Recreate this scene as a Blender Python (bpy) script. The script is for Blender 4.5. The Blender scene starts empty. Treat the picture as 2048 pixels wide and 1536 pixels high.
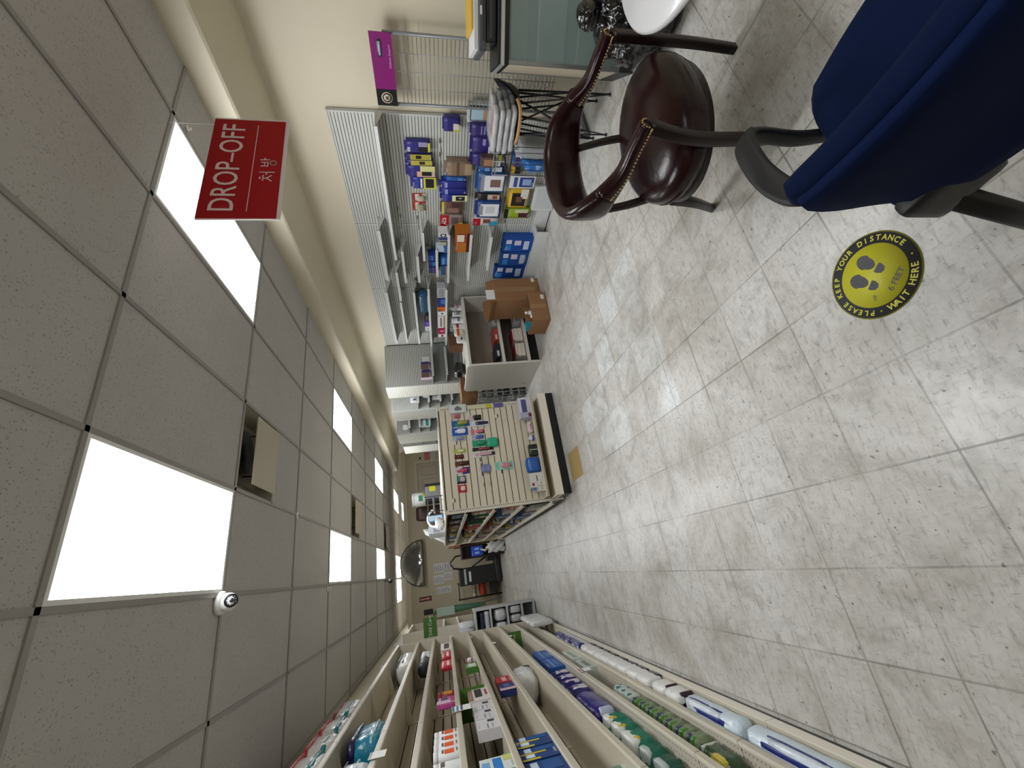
import bpy, math, random
from mathutils import Vector, Matrix
random.seed(7)
PI = math.pi
# ---------------------------------------------------------------- camera (photo taken with the phone on its side)
CAMZ = 1.46
F_PX = 822.08; YAW = -.4149; PIT = -.1971; ROL = -.0764
fw = Vector((-math.sin(YAW)*math.cos(PIT), math.cos(YAW)*math.cos(PIT), math.sin(PIT)))
_r = fw.cross(Vector((0, 0, 1))).normalized(); _u = _r.cross(fw)
RT = (math.cos(ROL)*_r + math.sin(ROL)*_u); UP = (-math.sin(ROL)*_r + math.cos(ROL)*_u)
scn = bpy.context.scene
cd = bpy.data.cameras.new('camera'); cam = bpy.data.objects.new('camera', cd); scn.collection.objects.link(cam)
# upright image right = RT, up = UP ; the stored picture is that image turned a quarter left
cx_ax = -UP; cy_ax = RT; cz_ax = -fw
m = Matrix((cx_ax, cy_ax, cz_ax)).transposed().to_4x4(); m.translation = (0, 0, CAMZ)
cam.matrix_world = m
cd.sensor_fit = 'HORIZONTAL'; cd.sensor_width = 36; cd.lens = 36*F_PX/2048; cd.clip_start = .02
scn.camera = cam
# ---------------------------------------------------------------- world, exposure
w = bpy.data.worlds.new('world'); scn.world = w; w.use_nodes = True
w.node_tree.nodes['Background'].inputs[0].default_value = (.9, .95, 1, 1)
w.node_tree.nodes['Background'].inputs[1].default_value = .25
vs = scn.view_settings
vs.view_transform = 'Standard'; vs.look = 'None'; vs.gamma = 1; vs.exposure = 0.0; vs.use_curve_mapping = False
PANEL_POWER = 15.5
# ---------------------------------------------------------------- measuring helpers: photo pixel -> point on a real plane
def ray(x, y): return RT*((1536-y-768)/F_PX) - UP*((x-1024)/F_PX) + fw
def FL(x, y, z=0): d = ray(x, y); return d*((z-CAMZ)/d.z) + Vector((0, 0, CAMZ))
def WX(x, y, X): d = ray(x, y); return d*(X/d.x) + Vector((0, 0, CAMZ))
def WY(x, y, Y): d = ray(x, y); return d*(Y/d.y) + Vector((0, 0, CAMZ))
def PX(p):
    p = Vector(p) - Vector((0, 0, CAMZ)); Z = p.dot(fw)
    return 1024 - F_PX*p.dot(UP)/Z, 768 - F_PX*p.dot(RT)/Z
def Yat(X, z, ypx):
    a, b = .9, 14.
    for _ in range(40):
        c = (a+b)/2
        if PX((X, c, z))[1] > ypx: a = c
        else: b = c
    return c
# ---------------------------------------------------------------- materials
MATS = {}
def srgb(h):
    if isinstance(h, str):
        c = [int(h[i:i+2], 16)/255 for i in (0, 2, 4)]
        return tuple((v/12.92 if v <= .04045 else ((v+.055)/1.055)**2.4) for v in c)
    return h
def mat(col, rough=.5, metal=0, name=None, bump=0, bscale=60, coat=0, alpha=1, spec=None):
    key = (col if isinstance(col, str) else tuple(col), rough, metal, bump, bscale, coat, alpha, name, spec)
    if key in MATS: return MATS[key]
    m = bpy.data.materials.new(name or 'paint_%s' % (col if isinstance(col, str) else 'x')); m.use_nodes = True
    nt = m.node_tree; b = nt.nodes['Principled BSDF']; c = srgb(col)
    b.inputs['Base Color'].default_value = (*c, 1); b.inputs['Roughness'].default_value = rough
    b.inputs['Metallic'].default_value = metal; b.inputs['Coat Weight'].default_value = coat
    if spec is not None: b.inputs['Specular IOR Level'].default_value = spec
    b.inputs['Alpha'].default_value = alpha
    n = nt.nodes.new('ShaderNodeTexNoise'); n.inputs['Scale'].default_value = bscale
    tc = nt.nodes.new('ShaderNodeTexCoord'); nt.links.new(tc.outputs['Object'], n.inputs['Vector'])
    if bump:
        bp = nt.nodes.new('ShaderNodeBump'); bp.inputs['Strength'].default_value = bump; bp.inputs['Distance'].default_value = min(.25/bscale, .012)
        nt.links.new(n.outputs[0], bp.inputs['Height']); nt.links.new(bp.outputs[0], b.inputs['Normal'])
    else:   # faint unevenness of the finish
        mr = nt.nodes.new('ShaderNodeMapRange'); mr.inputs['To Min'].default_value = max(rough-.05, 0); mr.inputs['To Max'].default_value = min(rough+.05, 1)
        nt.links.new(n.outputs[0], mr.inputs['Value']); nt.links.new(mr.outputs[0], b.inputs['Roughness'])
    MATS[key] = m; return m
def wrap(col, strength=.75): return mat(col, .28, 0, 'film_'+str(col), bump=strength, bscale=20, coat=.25)
def glassy(col, a=.35, name='clear_plastic'):
    k = (name, col, a)
    if k in MATS: return MATS[k]
    m = bpy.data.materials.new(name); m.use_nodes = True; nt = m.node_tree; nt.nodes.clear()
    o = nt.nodes.new('ShaderNodeOutputMaterial'); mx = nt.nodes.new('ShaderNodeMixShader'); t = nt.nodes.new('ShaderNodeBsdfTransparent'); p = nt.nodes.new('ShaderNodeBsdfPrincipled')
    t.inputs[0].default_value = (*[min(1, .55+.5*v) for v in srgb(col)], 1)
    p.inputs['Base Color'].default_value = (*srgb(col), 1); p.inputs['Roughness'].default_value = .08; p.inputs['Coat Weight'].default_value = 1
    n = nt.nodes.new('ShaderNodeTexNoise'); n.inputs['Scale'].default_value = 18; bp = nt.nodes.new('ShaderNodeBump')
    tc = nt.nodes.new('ShaderNodeTexCoord'); nt.links.new(tc.outputs['Object'], n.inputs['Vector'])
    bp.inputs['Strength'].default_value = .5 if name == 'clear_plastic' else .02; bp.inputs['Distance'].default_value = .01
    nt.links.new(n.outputs[0], bp.inputs['Height']); nt.links.new(bp.outputs[0], p.inputs['Normal'])
    mx.inputs[0].default_value = a; nt.links.new(t.outputs[0], mx.inputs[1]); nt.links.new(p.outputs[0], mx.inputs[2]); nt.links.new(mx.outputs[0], o.inputs[0])
    MATS[k] = m; return m
def emit(col, s, name='lit_diffuser'):
    m = bpy.data.materials.new(name); m.use_nodes = True; nt = m.node_tree; b = nt.nodes['Principled BSDF']
    b.inputs['Base Color'].default_value = (.8, .8, .8, 1); b.inputs['Emission Color'].default_value = (*col, 1); b.inputs['Emission Strength'].default_value = s
    return m
class NT:
    def __init__(s, name):
        s.m = bpy.data.materials.new(name); s.m.use_nodes = True; s.t = s.m.node_tree; s.b = s.t.nodes['Principled BSDF']
        s.tc = s.t.nodes.new('ShaderNodeTexCoord').outputs['Object']
    def lk(s, a, b): s.t.links.new(a, b)
    def math(s, op, a, b=None, c=None):
        n = s.t.nodes.new('ShaderNodeMath'); n.operation = op
        for i, v in enumerate((a, b, c)):
            if v is None: continue
            if isinstance(v, (int, float)): n.inputs[i].default_value = v
            else: s.lk(v, n.inputs[i])
        return n.outputs[0]
    def noise(s, scale, detail=3, rough=.5, vec=None, dist=0):
        n = s.t.nodes.new('ShaderNodeTexNoise'); n.inputs['Scale'].default_value = scale; n.inputs['Detail'].default_value = detail
        n.inputs['Roughness'].default_value = rough; n.inputs['Distortion'].default_value = dist; s.lk(vec or s.tc, n.inputs['Vector']); return n.outputs[0]
    def mapv(s, sc, loc=(0, 0, 0), rot=(0, 0, 0)):
        n = s.t.nodes.new('ShaderNodeMapping'); n.inputs['Scale'].default_value = sc; n.inputs['Location'].default_value = loc; n.inputs['Rotation'].default_value = rot
        s.lk(s.tc, n.inputs['Vector']); return n.outputs[0]
    def ss(s, v, a, b):
        n = s.t.nodes.new('ShaderNodeMapRange'); n.interpolation_type = 'SMOOTHSTEP'; n.inputs['From Min'].default_value = a; n.inputs['From Max'].default_value = b
        s.lk(v, n.inputs['Value']); return n.outputs[0]
    def mix(s, f, a, b):
        n = s.t.nodes.new('ShaderNodeMix'); n.data_type = 'RGBA'
        for i, v in ((0, f), (6, a), (7, b)):
            if isinstance(v, (int, float)): n.inputs[i].default_value = v
            elif isinstance(v, (tuple, str)): n.inputs[i].default_value = (*srgb(v), 1)
            else: s.lk(v, n.inputs[i])
        return n.outputs[2]
    def sep(s, v=None):
        n = s.t.nodes.new('ShaderNodeSeparateXYZ'); s.lk(v or s.tc, n.inputs[0]); return n.outputs
    def bump(s, h, st, d=.002):
        n = s.t.nodes.new('ShaderNodeBump'); n.inputs['Strength'].default_value = st; n.inputs['Distance'].default_value = d; s.lk(h, n.inputs['Height']); s.lk(n.outputs[0], s.b.inputs['Normal'])
TX, TY, TS = .103, 1.245, .3048          # floor tile lattice
def floor_mat():
    N = NT('vinyl_floor_tiles'); X, Y, Z = N.sep()
    u = N.math('DIVIDE', N.math('SUBTRACT', X, TX), TS); v = N.math('DIVIDE', N.math('SUBTRACT', Y, TY), TS)
    cu, cv = N.math('FLOOR', u), N.math('FLOOR', v)
    cb = N.t.nodes.new('ShaderNodeCombineXYZ'); N.lk(cu, cb.inputs[0]); N.lk(cv, cb.inputs[1])
    wn = N.t.nodes.new('ShaderNodeTexWhiteNoise'); wn.noise_dimensions = '2D'; N.lk(cb.outputs[0], wn.inputs['Vector']); rnd = wn.outputs['Value']
    du = N.math('ABSOLUTE', N.math('SUBTRACT', N.math('FRACT', N.math('ADD', u, .5)), .5)); dv = N.math('ABSOLUTE', N.math('SUBTRACT', N.math('FRACT', N.math('ADD', v, .5)), .5))
    d = N.math('MINIMUM', du, dv)
    base = N.mix(N.noise(22, 8, .75), 'aeaca6', 'e2e1dd')
    base = N.mix(N.math('MULTIPLY', rnd, .30), base, 'b0aca0')
    # replaced, whiter tiles
    inb = N.math('MULTIPLY', N.math('MULTIPLY', N.math('GREATER_THAN', X, .72), N.math('LESS_THAN', X, 1.95)), N.math('MULTIPLY', N.math('GREATER_THAN', Y, 2.1), N.math('LESS_THAN', Y, 3.75)))
    base = N.mix(N.math('MULTIPLY', N.math('MULTIPLY', inb, N.math('GREATER_THAN', rnd, .45)), .5), base, 'e3e9ea')
    # trodden-in dirt
    st = N.ss(N.noise(1.3, 6, .7, dist=.6), .44, .70); base = N.mix(N.math('MULTIPLY', N.math('MULTIPLY', st, N.math('ADD', .45, rnd)), .62), base, '8d8474')
    st2 = N.ss(N.noise(4.5, 5, .7, dist=1.2), .47, .72); base = N.mix(N.math('MULTIPLY', st2, .55), base, '8f8c83')
    # streaky scratches of each tile's marbling
    mv = N.noise(1, 4, .7, vec=N.mapv((16, 60, 1), rot=(0, 0, .5))); base = N.mix(N.math('MULTIPLY', N.ss(mv, .50, .70), .6), base, '85827b')
    mv2 = N.noise(1, 4, .7, vec=N.mapv((90, 22, 1), rot=(0, 0, .9))); base = N.mix(N.math('MULTIPLY', N.ss(mv2, .54, .72), .5), base, '7b786f')
    sp = N.ss(N.noise(42, 3, .6), .64, .72); base = N.mix(N.math('MULTIPLY', sp, .8), base, '55534c')
    sp2 = N.math('MULTIPLY', N.ss(N.noise(9, 3, .6, vec=N.mapv((1, 1, 1), loc=(5, 3, 0))), .72, .76), .75); base = N.mix(sp2, base, '5c564c')
    seam = N.math('SUBTRACT', 1, N.ss(d, .006, .016)); sm = N.math('MULTIPLY', seam, N.math('ADD', N.math('MULTIPLY', N.ss(N.noise(1.7, 3), .35, .65), .55), .12))
    wr = N.math('MULTIPLY', N.ss(d, .03, .22), -1); edge = N.math('MULTIPLY', N.math('ADD', 1, wr), N.math('MULTIPLY', N.ss(N.noise(2.3, 3), .45, .7), .35)); base = N.mix(edge, base, '8a8273')
    base = N.mix(sm, base, '57544a')
    N.lk(base, N.b.inputs['Base Color'])
    rg = N.math('ADD', N.math('MULTIPLY', N.noise(7, 4), .28), .20); N.lk(rg, N.b.inputs['Roughness'])
    N.bump(N.noise(20, 4), .12); return N.m
def ceil_mat():
    N = NT('acoustic_tile'); vor = N.t.nodes.new('ShaderNodeTexVoronoi'); vor.inputs['Scale'].default_value = 66; N.lk(N.tc, vor.inputs['Vector'])
    pin = N.math('SUBTRACT', 1, N.ss(vor.outputs['Distance'], .14, .30)); pin = N.math('MULTIPLY', pin, N.ss(N.noise(19, 3), .42, .55))
    fis = N.ss(N.noise(1, 3, .6, vec=N.mapv((150, 60, 1))), .62, .68)
    k = N.math('MAXIMUM', pin, fis); c = N.mix(N.noise(3, 4), 'b1aeaa', 'bbb8b4'); c = N.mix(N.math('MULTIPLY', k, .5), c, '5e5c58')
    N.lk(c, N.b.inputs['Base Color']); N.b.inputs['Roughness'].default_value = .95; N.bump(N.noise(260, 2), .5, .002); return N.m
def wall_mat(name, c1, c2):
    N = NT(name); N.lk(N.mix(N.noise(1.2, 4), c1, c2), N.b.inputs['Base Color']); N.b.inputs['Roughness'].default_value = .55; N.bump(N.noise(140, 3), .12, .001); return N.m
M_FLOOR = floor_mat(); M_CEIL = ceil_mat()
M_WALL = wall_mat('cream_wall_paint', 'cdc5ae', 'd4ccb6')
M_FARW = wall_mat('beige_wall_paint', 'b5ab92', 'bdb39a')
M_BAR = mat('95928e', .5, 0, 'grid_bar'); M_CREAM = mat('cfc9b8', .42, 0, 'cream_steel'); M_CREAM2 = mat('b0a48c', .5, 0, 'cream_slat')
M_GROOVE = mat('1e1914', .9, 0, 'groove_shadow_gap'); M_GREY = mat('b9bdbb', .45, 0, 'grey_white_steel'); M_GREYD = mat('8a8e8c', .5, 0, 'grey_steel')
M_BLACK = mat('0c0c0d', .4, 0, 'black_plastic'); M_WHITE = mat('e6e6e3', .45, 0, 'white_plastic'); M_CARD = mat('8a6442', .8, 0, 'cardboard', bump=.15, bscale=30)
M_CHROME = mat('b9bbbd', .25, 1, 'chrome'); M_KICK = mat('060606', .35, 0, 'black_kick')
M_LEATHER = mat('1f0609', .25, 0, 'oxblood_leather', bump=.15, bscale=40, spec=.32); M_WOOD = mat('1a0c0a', .38, 0, 'dark_stained_wood', spec=.35)
M_BLUE = mat('051433', .95, 0, 'navy_fabric', bump=.25, bscale=500, spec=.12); M_PAPER = mat('d9d9d6', .8, 0, 'paper'); M_INK = mat('2b2b2e', .8, 0, 'ink')
# ---------------------------------------------------------------- mesh builder
ORG = {}
COL = scn.collection
class MB:
    def __init__(s): s.v = []; s.f = []; s.mi = []; s.ms = []; s.smooth = []
    def _m(s, m):
        if m not in s.ms: s.ms.append(m)
        return s.ms.index(m)
    def add(s, vs, fs, m, smooth=False):
        o = len(s.v); i = s._m(m); s.v += [tuple(v) for v in vs]
        for f in fs: s.f.append([a+o for a in f]); s.mi.append(i); s.smooth.append(smooth)
        return s
    def box(s, x0, x1, y0, y1, z0, z1, m, M=None):
        vs = [Vector((x, y, z)) for z in (z0, z1) for y in (y0, y1) for x in (x0, x1)]
        if M: vs = [M @ v for v in vs]
        return s.add(vs, [(0, 2, 3, 1), (4, 5, 7, 6), (0, 1, 5, 4), (2, 6, 7, 3), (0, 4, 6, 2), (1, 3, 7, 5)], m)
    def rbox(s, c, size, r, m, n=6, fn=None, M=None):
        """rounded box; fn displaces each vertex"""
        hx, hy, hz = [a/2 for a in size]; r = min(r, hx*.999, hy*.999, hz*.999); vs = []; idx = {}; fs = []
        def key(p): return tuple(round(a, 5) for a in p)
        def vert(p):
            k = key(p)
            if k not in idx:
                q = Vector((p[0]*hx, p[1]*hy, p[2]*hz)); i_ = Vector((max(-hx+r, min(hx-r, q.x)), max(-hy+r, min(hy-r, q.y)), max(-hz+r, min(hz-r, q.z))))
                d = q-i_
                if d.length > 1e-9: q = i_+d.normalized()*r
                q = q+Vector(c) if not fn else fn(q, p)+Vector(c)
                if M: q = M @ q
                idx[k] = len(vs); vs.append(q)
            return idx[k]
        def g(t):   # denser near the edges
            t = 2*t/n-1; return math.copysign(1-(1-abs(t))**1.6, t) if r < min(hx, hy, hz)*.7 else t
        for ax in range(3):
            for sg in (-1, 1):
                for i in range(n):
                    for j in range(n):
                        q = []
                        for a, b in ((i, j), (i+1, j), (i+1, j+1), (i, j+1)):
                            p = [0, 0, 0]; p[ax] = sg; p[(ax+1) % 3] = g(a); p[(ax+2) % 3] = g(b); q.append(vert(p))
                        fs.append(q if sg > 0 else q[::-1])
        return s.add(vs, fs, m, True)
    def sweep(s, pts, prof, m, up=(0, 0, 1), cap=True, smooth=True, closed=False):
        """prof: list of (a,b) offsets or function i->list ; a along side, b along up"""
        pts = [Vector(p) for p in pts]; n = len(pts); rings = []; up = Vector(up)
        for i, p in enumerate(pts):
            if closed: t = pts[(i+1) % n]-pts[i-1]
            else: t = pts[min(i+1, n-1)]-pts[max(i-1, 0)]
            t.normalize(); side = t.cross(up)
            if side.length < 1e-4: side = t.cross(Vector((1, 0, .01)))
            side.normalize(); u = side.cross(t).normalized()
            pr = prof(i) if callable(prof) else prof
            rings.append([p+side*a+u*b for a, b in pr])
        k = len(rings[0]); vs = [v for r in rings for v in r]; fs = []
        for i in range(n if closed else n-1):
            a, b = i*k, ((i+1) % n)*k
            for j in range(k): fs.append((a+j, a+(j+1) % k, b+(j+1) % k, b+j))
        if cap and not closed: fs += [tuple(range(k))[::-1], tuple(range((n-1)*k, n*k))]
        return s.add(vs, fs, m, smooth)
    def tube(s, pts, r, m, k=8, **kw): return s.sweep(pts, [(r*math.cos(2*PI*j/k), r*math.sin(2*PI*j/k)) for j in range(k)], m, **kw)
    def lathe(s, prof, c, m, k=20, M=None):
        vs = []; fs = []
        for r, z in prof:
            for j in range(k): vs.append(Vector((c[0]+r*math.cos(2*PI*j/k), c[1]+r*math.sin(2*PI*j/k), c[2]+z)))
        for i in range(len(prof)-1):
            for j in range(k): fs.append((i*k+j, i*k+(j+1) % k, (i+1)*k+(j+1) % k, (i+1)*k+j))
        fs += [tuple(range(k))[::-1], tuple(range((len(prof)-1)*k, len(prof)*k))]
        if M: vs = [M @ v for v in vs]
        return s.add(vs, fs, m, True)
    def prism(s, poly, z0, z1, m, M=None):
        n = len(poly); vs = [Vector((x, y, z0)) for x, y in poly]+[Vector((x, y, z1)) for x, y in poly]
        if M: vs = [M @ v for v in vs]
        return s.add(vs, [tuple(range(n))[::-1], tuple(range(n, 2*n))]+[(i, (i+1) % n, n+(i+1) % n, n+i) for i in range(n)], m)
    def text(s, txt, size, m, M, ext=.0005, bold=0, sp=1.0):
        cu = bpy.data.curves.new('t', 'FONT'); cu.body = txt; cu.size = size; cu.extrude = ext; cu.align_x = 'CENTER'; cu.align_y = 'CENTER'; cu.offset = bold; cu.resolution_u = 3; cu.space_character = sp
        o = bpy.data.objects.new('t', cu); COL.objects.link(o); dg = bpy.context.evaluated_depsgraph_get(); me = o.evaluated_get(dg).to_mesh()
        vs = [M @ v.co for v in me.vertices]; fs = [tuple(p.vertices) for p in me.polygons]
        o.to_mesh_clear(); bpy.data.objects.remove(o); bpy.data.curves.remove(cu)
        return s.add(vs, fs, m)
    def build(s, name, parent=None, org=None, bevel=0):
        """parent: thing whose world origin is known; org: own origin for a top-level mesh"""
        if parent is not None: o_ = ORG[parent.name]
        else:
            if org is None:
                xs = [v[0] for v in s.v]; ys = [v[1] for v in s.v]; org = ((min(xs)+max(xs))/2, (min(ys)+max(ys))/2, min(v[2] for v in s.v))
            o_ = Vector(org)
        me = bpy.data.meshes.new(name); me.from_pydata([tuple(Vector(v)-o_) for v in s.v], [], s.f)
        for m in s.ms: me.materials.append(m)
        for p, i, sm in zip(me.polygons, s.mi, s.smooth): p.material_index = i; p.use_smooth = sm
        ob = bpy.data.objects.new(name, me); COL.objects.link(ob)
        if parent is not None: ob.parent = parent; ORG[ob.name] = o_
        else: ob.location = o_; ORG[ob.name] = o_.copy()
        if bevel:
            b = ob.modifiers.new('bevel', 'BEVEL'); b.width = bevel; b.segments = 2; b.limit_method = 'ANGLE'
        me.update(); return ob
def tag(o, label, cat, group=None):
    o['label'] = label; o['category'] = cat
    if group: o['group'] = group
    return o
def struct(o): o['kind'] = 'structure'; return o
def thing(name, label, cat, loc=(0, 0, 0), group=None, rz=0):
    o = bpy.data.objects.new(name, None); o.empty_display_size = .05; COL.objects.link(o); o.location = loc; o.rotation_euler = (0, 0, rz)
    ORG[o.name] = Vector(loc) if rz == 0 else Vector((0, 0, 0)); return tag(o, label, cat, group)
def lthing(name, label, cat, loc, rz=0, group=None):     # parts are given in the thing's own axes
    o = thing(name, label, cat, loc, group, rz); ORG[o.name] = Vector((0, 0, 0)); return o
ZR = (0, 0, 0)
# ================================================================= ROOM
YB, YF, XL, XR, ZC = -3.2, 17.0, -1.22, 3.53, 2.73
PY = 12.55            # partition with the door and notices
def quadbox(name, *a, m=M_WALL): return struct(MB().box(*a, m).build(name, org=ZR))
quadbox('floor', XL-.1, 6.0, YB-.1, YF+.1, -.06, 0, m=M_FLOOR)
LIGHTS = [(.0853, 1.686, 2), (1.9141, 1.686, 2), (.0853, 5.343, 2), (1.9141, 5.343, 2), (.0853, 9.0, 2), (1.9141, 9.0, 2), (.0853, 12.656, 2), (-.5243, 12.656, 2), (1.9141, 12.656, 2), (1.9141, 15.1, 2), (.0853, -1.97, 2), (1.9141, -1.97, 2)]  # last pair is unseen: added behind the camera for illumination, continuing the row spacing
VENTS = [(.6949, 2.905), (.6949, 6.562), (.6949, 10.219)]
mb = MB(); holes = [(x, y, x+.6096, y+1.219) for x, y, _ in LIGHTS]+[(x, y, x+.6096, y+.61) for x, y in VENTS]
gx = [.0853+.6096*k for k in range(-3, 11)]; gy = [1.686+.6095*k for k in range(-9, 26)]
for i in range(len(gx)-1):
    for j in range(len(gy)-1):
        cx, cy = (gx[i]+gx[i+1])/2, (gy[j]+gy[j+1])/2
        if any(a < cx < c and b < cy < d for a, b, c, d in holes): continue
        x1 = min(gx[i+1], 6.0); x0 = gx[i]
        if cy < 12.3 and x0 < 2.93: x1 = min(x1, 2.935)
        elif cy < 12.3: continue
        if x1 <= XL: continue
        mb.box(max(x0, XL), x1, gy[j], gy[j+1], ZC+.004, ZC+.02, M_CEIL)
struct(mb.build('ceiling', org=ZR))
mb = MB()      # T-bar grid
for x in gx:
    if XL < x < 2.93: mb.box(x-.012, x+.012, YB, YF, ZC-.004, ZC+.012, M_BAR)
    elif x > 2.93: mb.box(x-.012, x+.012, 12.3, YF, ZC-.004, ZC+.012, M_BAR)
for j, y in enumerate(gy):
    if j % 2 == 1: mb.box(XL, 2.935, y-.012, y+.012, ZC-.004, ZC+.012, M_BAR)
for x, y in VENTS: mb.box(x, x+.61, y+.598, y+.622, ZC-.004, ZC+.012, M_BAR)
mb.box(XL, XL+.02, YB, YF, ZC-.006, ZC+.01, M_BAR)
struct(mb.build('trim_1', org=ZR))
quadbox('wall_left', XL-.1, XL, YB-.1, YF+.1, 0, 2.9)
quadbox('wall_right', XR, XR+.1, YB-.1, PY, 0, 2.9)
quadbox('wall_back', XL-.1, 6.0, YB-.1, YB, 0, 2.9)
quadbox('wall_far', XL-.1, 6.0, YF, YF+.1, 0, 2.9, m=M_FARW)
quadbox('wall_side', 5.9, 6.0, PY, YF, 0, 2.9, m=M_FARW)
# bulkhead along the right wall
mb = MB(); prof = [(2.935, 2.74), (2.935, 2.57), (2.95, 2.557), (3.54, 2.50), (3.54, 2.9), (2.935, 2.9)]
vs = [(x, y, z) for y in (YB, 12.3) for x, z in prof]; n = len(prof)
mb.add(vs, [tuple(range(n)), tuple(range(n, 2*n))[::-1]]+[(i, n+i, n+(i+1) % n, (i+1) % n) for i in range(n)], M_WALL)
struct(mb.build('trim_2', org=ZR))
# low partition across the end of the shop, with the door
mb = MB(); DX0, DX1 = WY(831, 985, PY).x, WY(831, 928, PY).x
mb.box(XL, DX0, PY, PY+.12, 0, 2.36, M_FARW).box(DX1, 5.9, PY, PY+.12, 0, 2.36, M_FARW).box(DX0, DX1, PY, PY+.12, 2.03, 2.36, M_FARW).box(XL, 5.9, PY-.02, PY+.14, 2.36, 2.47, M_WALL)
struct(mb.build('wall_front', org=ZR))
d = struct(MB().box(DX0, DX1, PY+.03, PY+.07, 0, 2.03, mat('b3aa95', .5)).build('door_1')); 
mb = MB(); wd = DX1-DX0
for r0, r1 in ((.15, .75), (.85, 1.35), (1.45, 1.9)):
    for c0 in (.1, .55):
        a, b = DX0+wd*c0, DX0+wd*(c0+.35)
        mb.box(a, b, PY+.022, PY+.032, r0, r1, mat('a49b86', .5)).box(a+.03, b-.03, PY+.018, PY+.03, r0+.03, r1-.03, mat('b3aa95', .5))
mb.build('door_panel', d)
MB().rbox((DX0+.08, PY+.0, 1.0), (.06, .06, .06), .03, M_CHROME, 4).build('door_handle', d)
mb = MB().box(DX0-.07, DX0, PY-.02, PY, 0, 2.1, mat('c0b8a2', .5)).box(DX1, DX1+.07, PY-.02, PY, 0, 2.1, mat('c0b8a2', .5)).box(DX0, DX1, PY-.02, PY, 2.03, 2.1, mat('c0b8a2', .5)); struct(mb.build('trim_3', org=ZR))
quadbox('baseboard_front', XL, DX0-.07, PY-.012, PY, 0, .1, m=mat('8f8672', .4))
# ================================================================= CEILING LIGHTS AND FITTINGS
M_EM = emit((.97, .98, 1.0), PANEL_POWER)
LT = {0: 'large square-looking light panel beside the white dome camera', 1: 'bright light panel partly behind the red hanging sign', 2: 'light panel second from the camera in the left row, past the open vent', 3: 'light panel second in the right row, beyond the red sign', 4: 'light panel third in the left row before the round mirror', 5: 'light panel third in the right row near the cream bulkhead', 6: 'light panel just above the curved mirror, right half of the joined pair', 7: 'light panel left of and joined to the one above the curved mirror', 8: 'small light panel above the end partition in the right row', 9: 'farthest light panel, seen beyond the partition', 10: 'unseen light panel added behind the camera, left row', 11: 'unseen light panel added behind the camera, right row'}
for i, (x, y, _) in enumerate(LIGHTS):
    t = thing('ceiling_light', LT[i], 'ceiling light', (x+.305, y+.61, ZC), 'flat white ceiling panels')
    x1, y1 = x+.6096, y+1.219
    MB().box(x+.012, x+.03, y+.012, y1-.012, ZC-.003, ZC+.05, M_WHITE).box(x1-.03, x1-.012, y+.012, y1-.012, ZC-.003, ZC+.05, M_WHITE).box(x+.03, x1-.03, y+.012, y+.03, ZC-.003, ZC+.05, M_WHITE).box(x+.03, x1-.03, y1-.03, y1-.012, ZC-.003, ZC+.05, M_WHITE).box(x+.012, x1-.012, y+.012, y1-.012, ZC+.05, ZC+.055, M_WHITE).build('frame', t)
    MB().box(x+.03, x1-.03, y+.03, y1-.03, ZC+.0, ZC+.006, M_EM).build('diffuser', t)
VL = ['cream drop-plate air vent nearest the camera, beside the big light panel', 'second cream air vent in the middle of the ceiling', 'farthest air vent, near the end of the shop']
for i, (x, y) in enumerate(VENTS):
    t = thing('ceiling_vent', VL[i], 'air vent', (x+.305, y+.305, ZC), 'square plate air vents'); mv = mat('b3ab96', .5); mh = mat('8d8673', .6)
    mb = MB()    # recessed throat with sloping sides
    o = [(x+.012, y+.012, ZC), (x+.598, y+.012, ZC), (x+.598, y+.598, ZC), (x+.012, y+.598, ZC)]; q = [(x+.09, y+.09, ZC+.09), (x+.52, y+.09, ZC+.09), (x+.52, y+.52, ZC+.09), (x+.09, y+.52, ZC+.09)]
    mb.add(o+q, [(i_, (i_+1) % 4, 4+(i_+1) % 4, 4+i_) for i_ in range(4)]+[(4, 5, 6, 7)], mh); mb.build('housing', t)
    MB().lathe([(.15, 0), (.15, .03)], (x+.3, y+.2, ZC+.05), M_BLACK, 20).build('duct_opening', t)
    MB().box(x+.06, x+.55, y+.16, y+.57, ZC-.035, ZC-.027, mv).build('plate', t, bevel=.002)
    MB().tube([(x+.15, y+.3, ZC-.03), (x+.15, y+.3, ZC+.09)], .005, M_BLACK).tube([(x+.45, y+.3, ZC-.03), (x+.45, y+.3, ZC+.09)], .005, M_BLACK).build('bracket', t)
t = thing('security_camera', 'white dome security camera at the corner of the big light panel', 'security camera', (.04, 2.87, ZC))
MB().lathe([(.062, 0), (.062, -.02), (.055, -.03)][::-1], (.04, 2.87, ZC), M_WHITE, 24).build('base', t)
MB().rbox((.04, 2.865, ZC-.05), (.098, .098, .09), .048, M_WHITE, 8).build('dome', t)
lm = Matrix.Translation((.045, 2.84, ZC-.075)) @ Vector((.1, -.75, -.65)).to_track_quat('Z', 'Y').to_matrix().to_4x4()
lens = MB().lathe([(.036, -.02), (.036, .006), (.03, .008)], ZR, M_BLACK, 20, lm).lathe([(.012, .008), (.012, .014)], ZR, mat('3a3d42', .1), 12, lm)
for a in range(10): lens.lathe([(.004, .008), (.003, .011)], (.023*math.cos(a*PI/5), .023*math.sin(a*PI/5), 0), mat('6a6f76', .2), 6, lm)
lens.build('lens', t)
p = FL(770, 1162, ZC)
t = thing('bullet_camera', 'black bullet camera hanging before the curved mirror', 'security camera', (p.x, p.y, ZC))
MB().tube([(p.x, p.y, ZC), (p.x, p.y, ZC-.09)], .012, M_BLACK).build('mount', t); MB().tube([(p.x, p.y+.08, ZC-.1), (p.x-.02, p.y-.14, ZC-.13)], .045, M_BLACK, 12).build('body', t)
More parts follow.
